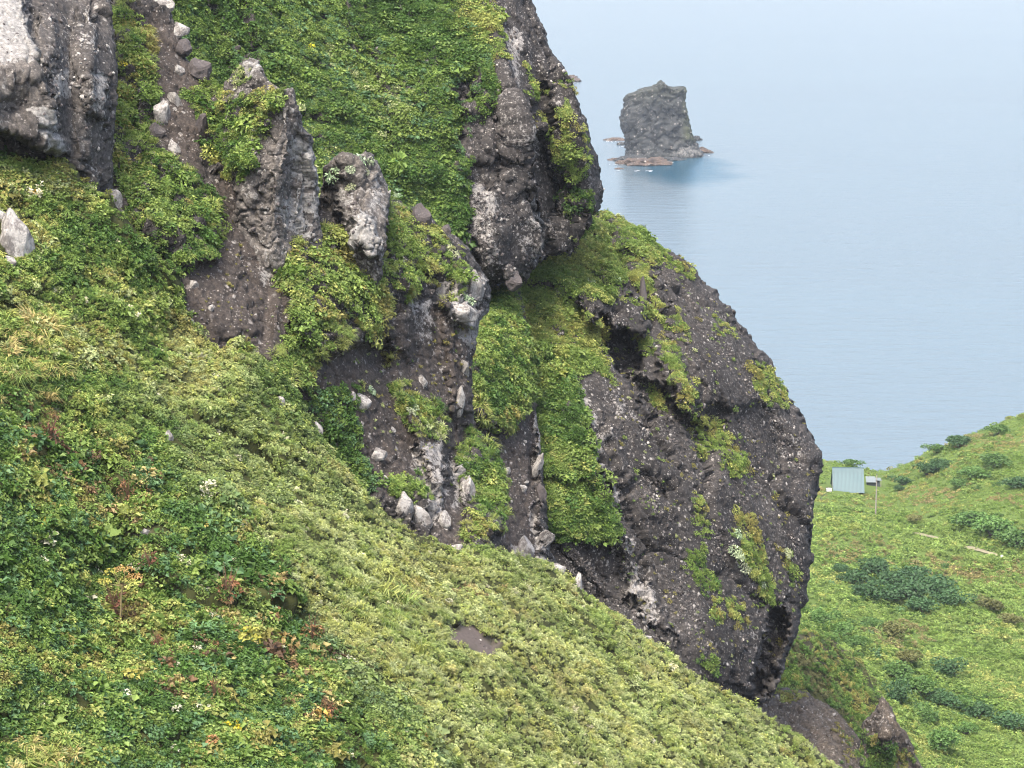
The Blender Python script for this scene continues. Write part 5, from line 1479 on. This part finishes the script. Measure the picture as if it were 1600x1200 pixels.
P, n, px = surf(valley, 1364, 760)
annex = tag(link('annex', None, None, P + np.array([0, 0.5, 0]), (0, 0, math.radians(-3))), 'low annex with a white roof beside the teal-roofed shed', 'shed')
link('wall', new_mesh('annex_wall', *boxm(-1.3, 1.7, 0, 2.2, -0.5, 0.9), DARKW, False), annex)
rv = np.array([(-1.5, -0.4, 0.85), (0.75, -0.4, 0.85), (0.75, 2.5, 1.55), (-1.5, 2.5, 1.55)])
link('roof', new_mesh('annex_roof', np.concatenate([rv, rv + np.array([0, 0, 0.09])]), np.array([(0, 3, 2, 1), (4, 5, 6, 7), (0, 1, 5, 4), (1, 2, 6, 5), (2, 3, 7, 6), (3, 0, 4, 7)]), WHITER, False), annex)
link('roof', new_mesh('annex_flat_roof', *boxm(0.78, 2.0, -0.25, 2.5, 1.22, 1.34), WHITER, False), annex)
for x in (0.85, 1.9):
    link('post', new_mesh('annex_post', *boxm(x - 0.06, x + 0.06, -0.2, -0.08, -0.5, 1.22), GREYW, False), annex)

P, n, px = surf(valley, 1368, 808)
pole = tag(link('utility_pole', None, None, P), 'thin grey utility pole standing in front of the annex', 'pole')
link('shaft', new_mesh('pole_shaft', *tube([(0, 0, -0.5), (0, 0, 4), (0, 0, 9.3)], 0.16, 0.10, 10), GREYW), pole)
link('cap', new_mesh('pole_cap', *tube([(0, 0, 9.28), (0, 0, 9.36), (0, 0, 9.42)], 0.14, 0.05, 10), DARKW), pole)
link('band', new_mesh('pole_band', *tube([(0, 0, 7.9), (0, 0, 8.05)], 0.15, 0.15, 10), DARKW), pole)

P, n, px = surf(valley, 1295, 769)
box = tag(link('water_tank', None, None, P, (0, 0, 0.1)), 'small white tank on a dark stand left of the shed', 'tank')
link('tank', new_mesh('tank_body', *boxm(-0.6, 0.6, -0.4, 0.4, 0.3, 0.95), WHITEP, False), box)
for x in (-0.5, 0.5):
    for y in (-0.32, 0.32):
        link('leg', new_mesh('tank_leg', *boxm(x - 0.05, x + 0.05, y - 0.05, y + 0.05, -0.3, 0.3), DARKW, False), box)
link('rail', new_mesh('tank_rail', *tube([(-0.66, 0, 0.3), (-0.66, 0, 1.2), (0.66, 0, 1.2), (0.66, 0, 0.3)], 0.04, 0.04, 5), DARKW), box)
P, n, px = surf(valley, 1285, 781)
rl = tag(link('handrail', None, None, P), 'dark leaning handrail with a pale plank at the cliff edge left of the shed', 'rail')
link('rail', new_mesh('handrail_bar', *tube([(-0.6, 0, 0.3), (0.1, 0, 1.0), (0.9, 0, 1.6)], 0.06, 0.06, 5), DARKW), rl)
link('post', new_mesh('handrail_post', *tube([(-0.35, 0, -0.9), (-0.3, 0, 0.6)], 0.06, 0.06, 5), DARKW), rl)
link('plank', new_mesh('handrail_plank', *tube([(-0.25, -0.1, 0.3), (0.1, -0.15, -0.9)], 0.09, 0.09, 4), WHITER), rl)
P, n, px = surf(valley, 1565, 874)
mk = tag(link('marker_post', None, None, P), 'small white marker post beside the valley path', 'post')
link('post', new_mesh('marker_shaft', *boxm(-0.09, 0.09, -0.09, 0.09, -0.2, 0.95), WHITEP, False), mk)
link('plate', new_mesh('marker_plate', *boxm(-0.25, 0.25, -0.13, -0.095, 0.55, 1.0), WHITEP, False), mk)

# ------------------------------------------------------------------ sea stack and reefs
def sea_at(u, v):
    d0, d1 = at(u, v, 0.0), at(u, v, 1.0)
    k = -d0[2] / (d1[2] - d0[2])
    p = d0 + (d1 - d0) * k
    return p, k / FPX


base, mpp = sea_at(1037, 243)
lev = [(243, 979, 1096), (236, 980, 1092), (225, 981, 1085), (212, 978, 1079), (200, 975, 1074), (188, 974, 1070), (175, 974, 1068), (165, 975, 1067), (155, 977, 1068), (145, 979, 1068), (138, 980, 1068)]
lv_ = np.array(lev, float)
zt = np.array([(972, 156), (983, 149), (996, 144), (1006, 140), (1018, 138), (1026, 134), (1033, 128), (1037, 131), (1041, 136), (1052, 139), (1060, 138), (1068, 137)], float)
na_, nt_ = 150, 70
a_ = np.linspace(0, 2 * math.pi, na_, endpoint=False)
V = []
cap = [0.97, 0.9, 0.78, 0.6, 0.4, 0.2, 0.02]
for j in range(nt_ + len(cap)):
    t = min(j / (nt_ - 1), 1.0)
    k = 1.0 if j < nt_ else cap[j - nt_]
    y = 250 - t * 100
    yy = np.clip(y, 138, 243)
    l = np.interp(-yy, -lv_[:, 0], lv_[:, 1])
    r = np.interp(-yy, -lv_[:, 0], lv_[:, 2])
    cx, hw = (l + r) / 2, (r - l) / 2
    ca, sa = np.cos(a_), np.sin(a_)
    q = (np.abs(ca) ** 3.2 + np.abs(sa) ** 3.2) ** (-1 / 3.2)
    X = cx + hw * ca * q * k
    Y = hw * 0.75 * sa * q * k
    top = np.interp(X, zt[:, 0], zt[:, 1])
    z = (243 - top) * t - 6 * (1 - t)
    if j >= nt_:
        z = z - 0.03 * np.abs(Y) * 1.2
    V.append(np.stack([(X - 1037) * mpp, Y * mpp, z * mpp / math.cos(0.10)], -1))
V = np.array(V)
Q = V / 9.0
rel = (1 - 2 * np.abs(fbm(Q * np.array([1, 1, 0.7]), 5))) * 1.5 + fbm(V / 3.0, 4) * 0.8
sh_ = V.shape[:2]
rel += 2.2 * facets((V / np.array([6.0, 6.0, 8.0]) + 0.2 * fbm(V / 5.0, 2)[..., None]).reshape(-1, 3)).reshape(sh_) + 1.0 * facets((V / 2.4).reshape(-1, 3)).reshape(sh_) - 0.4
ctr = np.zeros_like(V)
ctr[..., 2] = V[..., 2]
out = unit(V - ctr)
V = V + out * rel[..., None] * 0.85
# hollow at the lower left and the shaded recess in the middle of the front
for (hx, hz, rx, rz, am) in ((-15, 9, 4, 6, 3.2), (2, 22, 6, 9, 2.4), (6, 12, 9, 5, 1.2)):
    e = ((V[..., 0] - hx) / rx) ** 2 + ((V[..., 2] - hz) / rz) ** 2
    V[..., 1] += np.where(V[..., 1] < 0, am * np.exp(-e), 0)
rows_, cols_ = V.shape[:2]
ii = np.arange(rows_ * cols_).reshape(rows_, cols_)
F = np.stack([ii[:-1], np.roll(ii, -1, 1)[:-1], np.roll(ii, -1, 1)[1:], ii[1:]], -1).reshape(-1, 4)
vx, vz = V[..., 0].ravel(), V[..., 2].ravel()
soil_ = np.maximum(sstep(8, 15, vx) * sstep(6, 14, vz) * 0.9, sstep(28, 44, vz) * 0.3)
lich_ = np.maximum(sstep(12, 4, vz) * sstep(-4, 8, vx) * sstep(-1, 3, vz) * 0.8, 0.3)
st_me = new_mesh('sea_stack', V.reshape(-1, 3), F, ROCK_STACK, True, {'soil': soil_, 'lich': lich_})
stack = tag(link('sea_stack', st_me, None, base), 'tall blocky grey sea stack with a pointed top rising from the sea', 'sea stack')

for i, (u, v, wu, dep, hz, lab) in enumerate([
        (1008, 256, 40, 17, 3.4, 'broad pinkish reef in front of the sea stack'), (985, 251, 24, 12, 2.6, 'dark reef at the left front of the sea stack'), (962, 250, 12, 5, 1.1, 'small low reef at the far left of the front reef'), (961, 219, 17, 5, 1.5, 'thin flat reef left of the sea stack'), (973, 226, 9, 6, 1.6, 'dark ledge between the thin reef and the stack'),
        (1097, 238, 15, 8, 2.6, 'pinkish reef at the right foot of the sea stack'), (1087, 219, 9, 6, 2.4, 'small dark rock behind the right side of the stack'), (967, 264, 7, 3, 0.6, 'tiny rock awash in front of the reef'), (893, 127, 14, 9, 5.0, 'distant reef showing past the headwall skyline'), (1045, 250, 22, 6, 1.4, 'low rim of rock along the front foot of the stack')]):
    p, m_ = sea_at(u, v)
    vv, ff = ico(4)
    vv = vv * (1 + 0.45 * fbm(vv * 1.7 + i * 4.3, 5)[:, None])
    vv[:, 2] += 0.3 * fbm(vv * 4 + i, 3)
    vv = vv * np.array([wu * m_, dep * m_ * 2.0, hz])
    o = link('reef', new_mesh('reef', vv, ff, ROCK_REEF if i not in (1, 4, 6, 9) else ROCK_STACK, False, {'soil': np.full(len(vv), 0.0), 'lich': np.full(len(vv), 0.1)}), None, p)
    tag(o, lab, 'reef', 'reefs around the sea stack')

FOAM = plain('foam', (0.30, 0.31, 0.32), 0.8, 0.2, 0.3)
fr = np.random.default_rng(31)
parts = []
for (u, v, wu, wv) in ((970, 252, 12, 1.4), (985, 247, 8, 1.0), (960, 257, 8, 0.9), (1000, 267, 26, 0.9), (956, 221, 10, 0.8), (1092, 243, 14, 0.9), (1070, 246, 14, 0.7), (1040, 254, 12, 0.7), (975, 229, 6, 0.8), (896, 130, 10, 0.8)):
    for q in range(7):
        p, m_ = sea_at(u + fr.normal() * wu * 0.5, v + fr.normal() * wv * 0.6)
        th = np.linspace(0, 2 * math.pi, 14, endpoint=False)
        rr = 0.4 + 0.6 * fr.random(14)
        ring = np.stack([p[0] + np.cos(th) * rr * wu * 0.16 * m_, p[1] + np.sin(th) * rr * 1.8, np.full(14, 0.06)], -1)
        c_ = np.array([[p[0], p[1], 0.06]])
        parts.append((np.concatenate([c_, ring]), np.array([(0, 1 + i, 1 + (i + 1) % 14) for i in range(14)])))
Vf, Ff = join(parts)
o_ = np.array([Vf[:, 0].mean(), Vf[:, 1].mean(), 0.0])
tag(link('foam', new_mesh('foam', Vf - o_, Ff, FOAM), None, o_), 'white wash around the reefs and the sea stack', 'foam', None, 'stuff')

# ------------------------------------------------------------------ haze
hz, nt, b = mat_new('haze')
nt.nodes.remove(b)
pv = N(nt, 'ShaderNodeVolumePrincipled')
pv.inputs['Color'].default_value = (0.80, 0.88, 0.97, 1)
pv.inputs['Density'].default_value = 0.00008
pv.inputs['Anisotropy'].default_value = 0.2
nt.links.new(pv.outputs[0], nt.nodes['Material Output'].inputs['Volume'])
hv, hf = boxm(-5200, 6200, -60, 9200, -14, 175)
tag(link('haze', new_mesh('haze', hv, hf, hz, False)), 'thin sea haze hanging over the whole coast', 'haze', None, 'stuff')
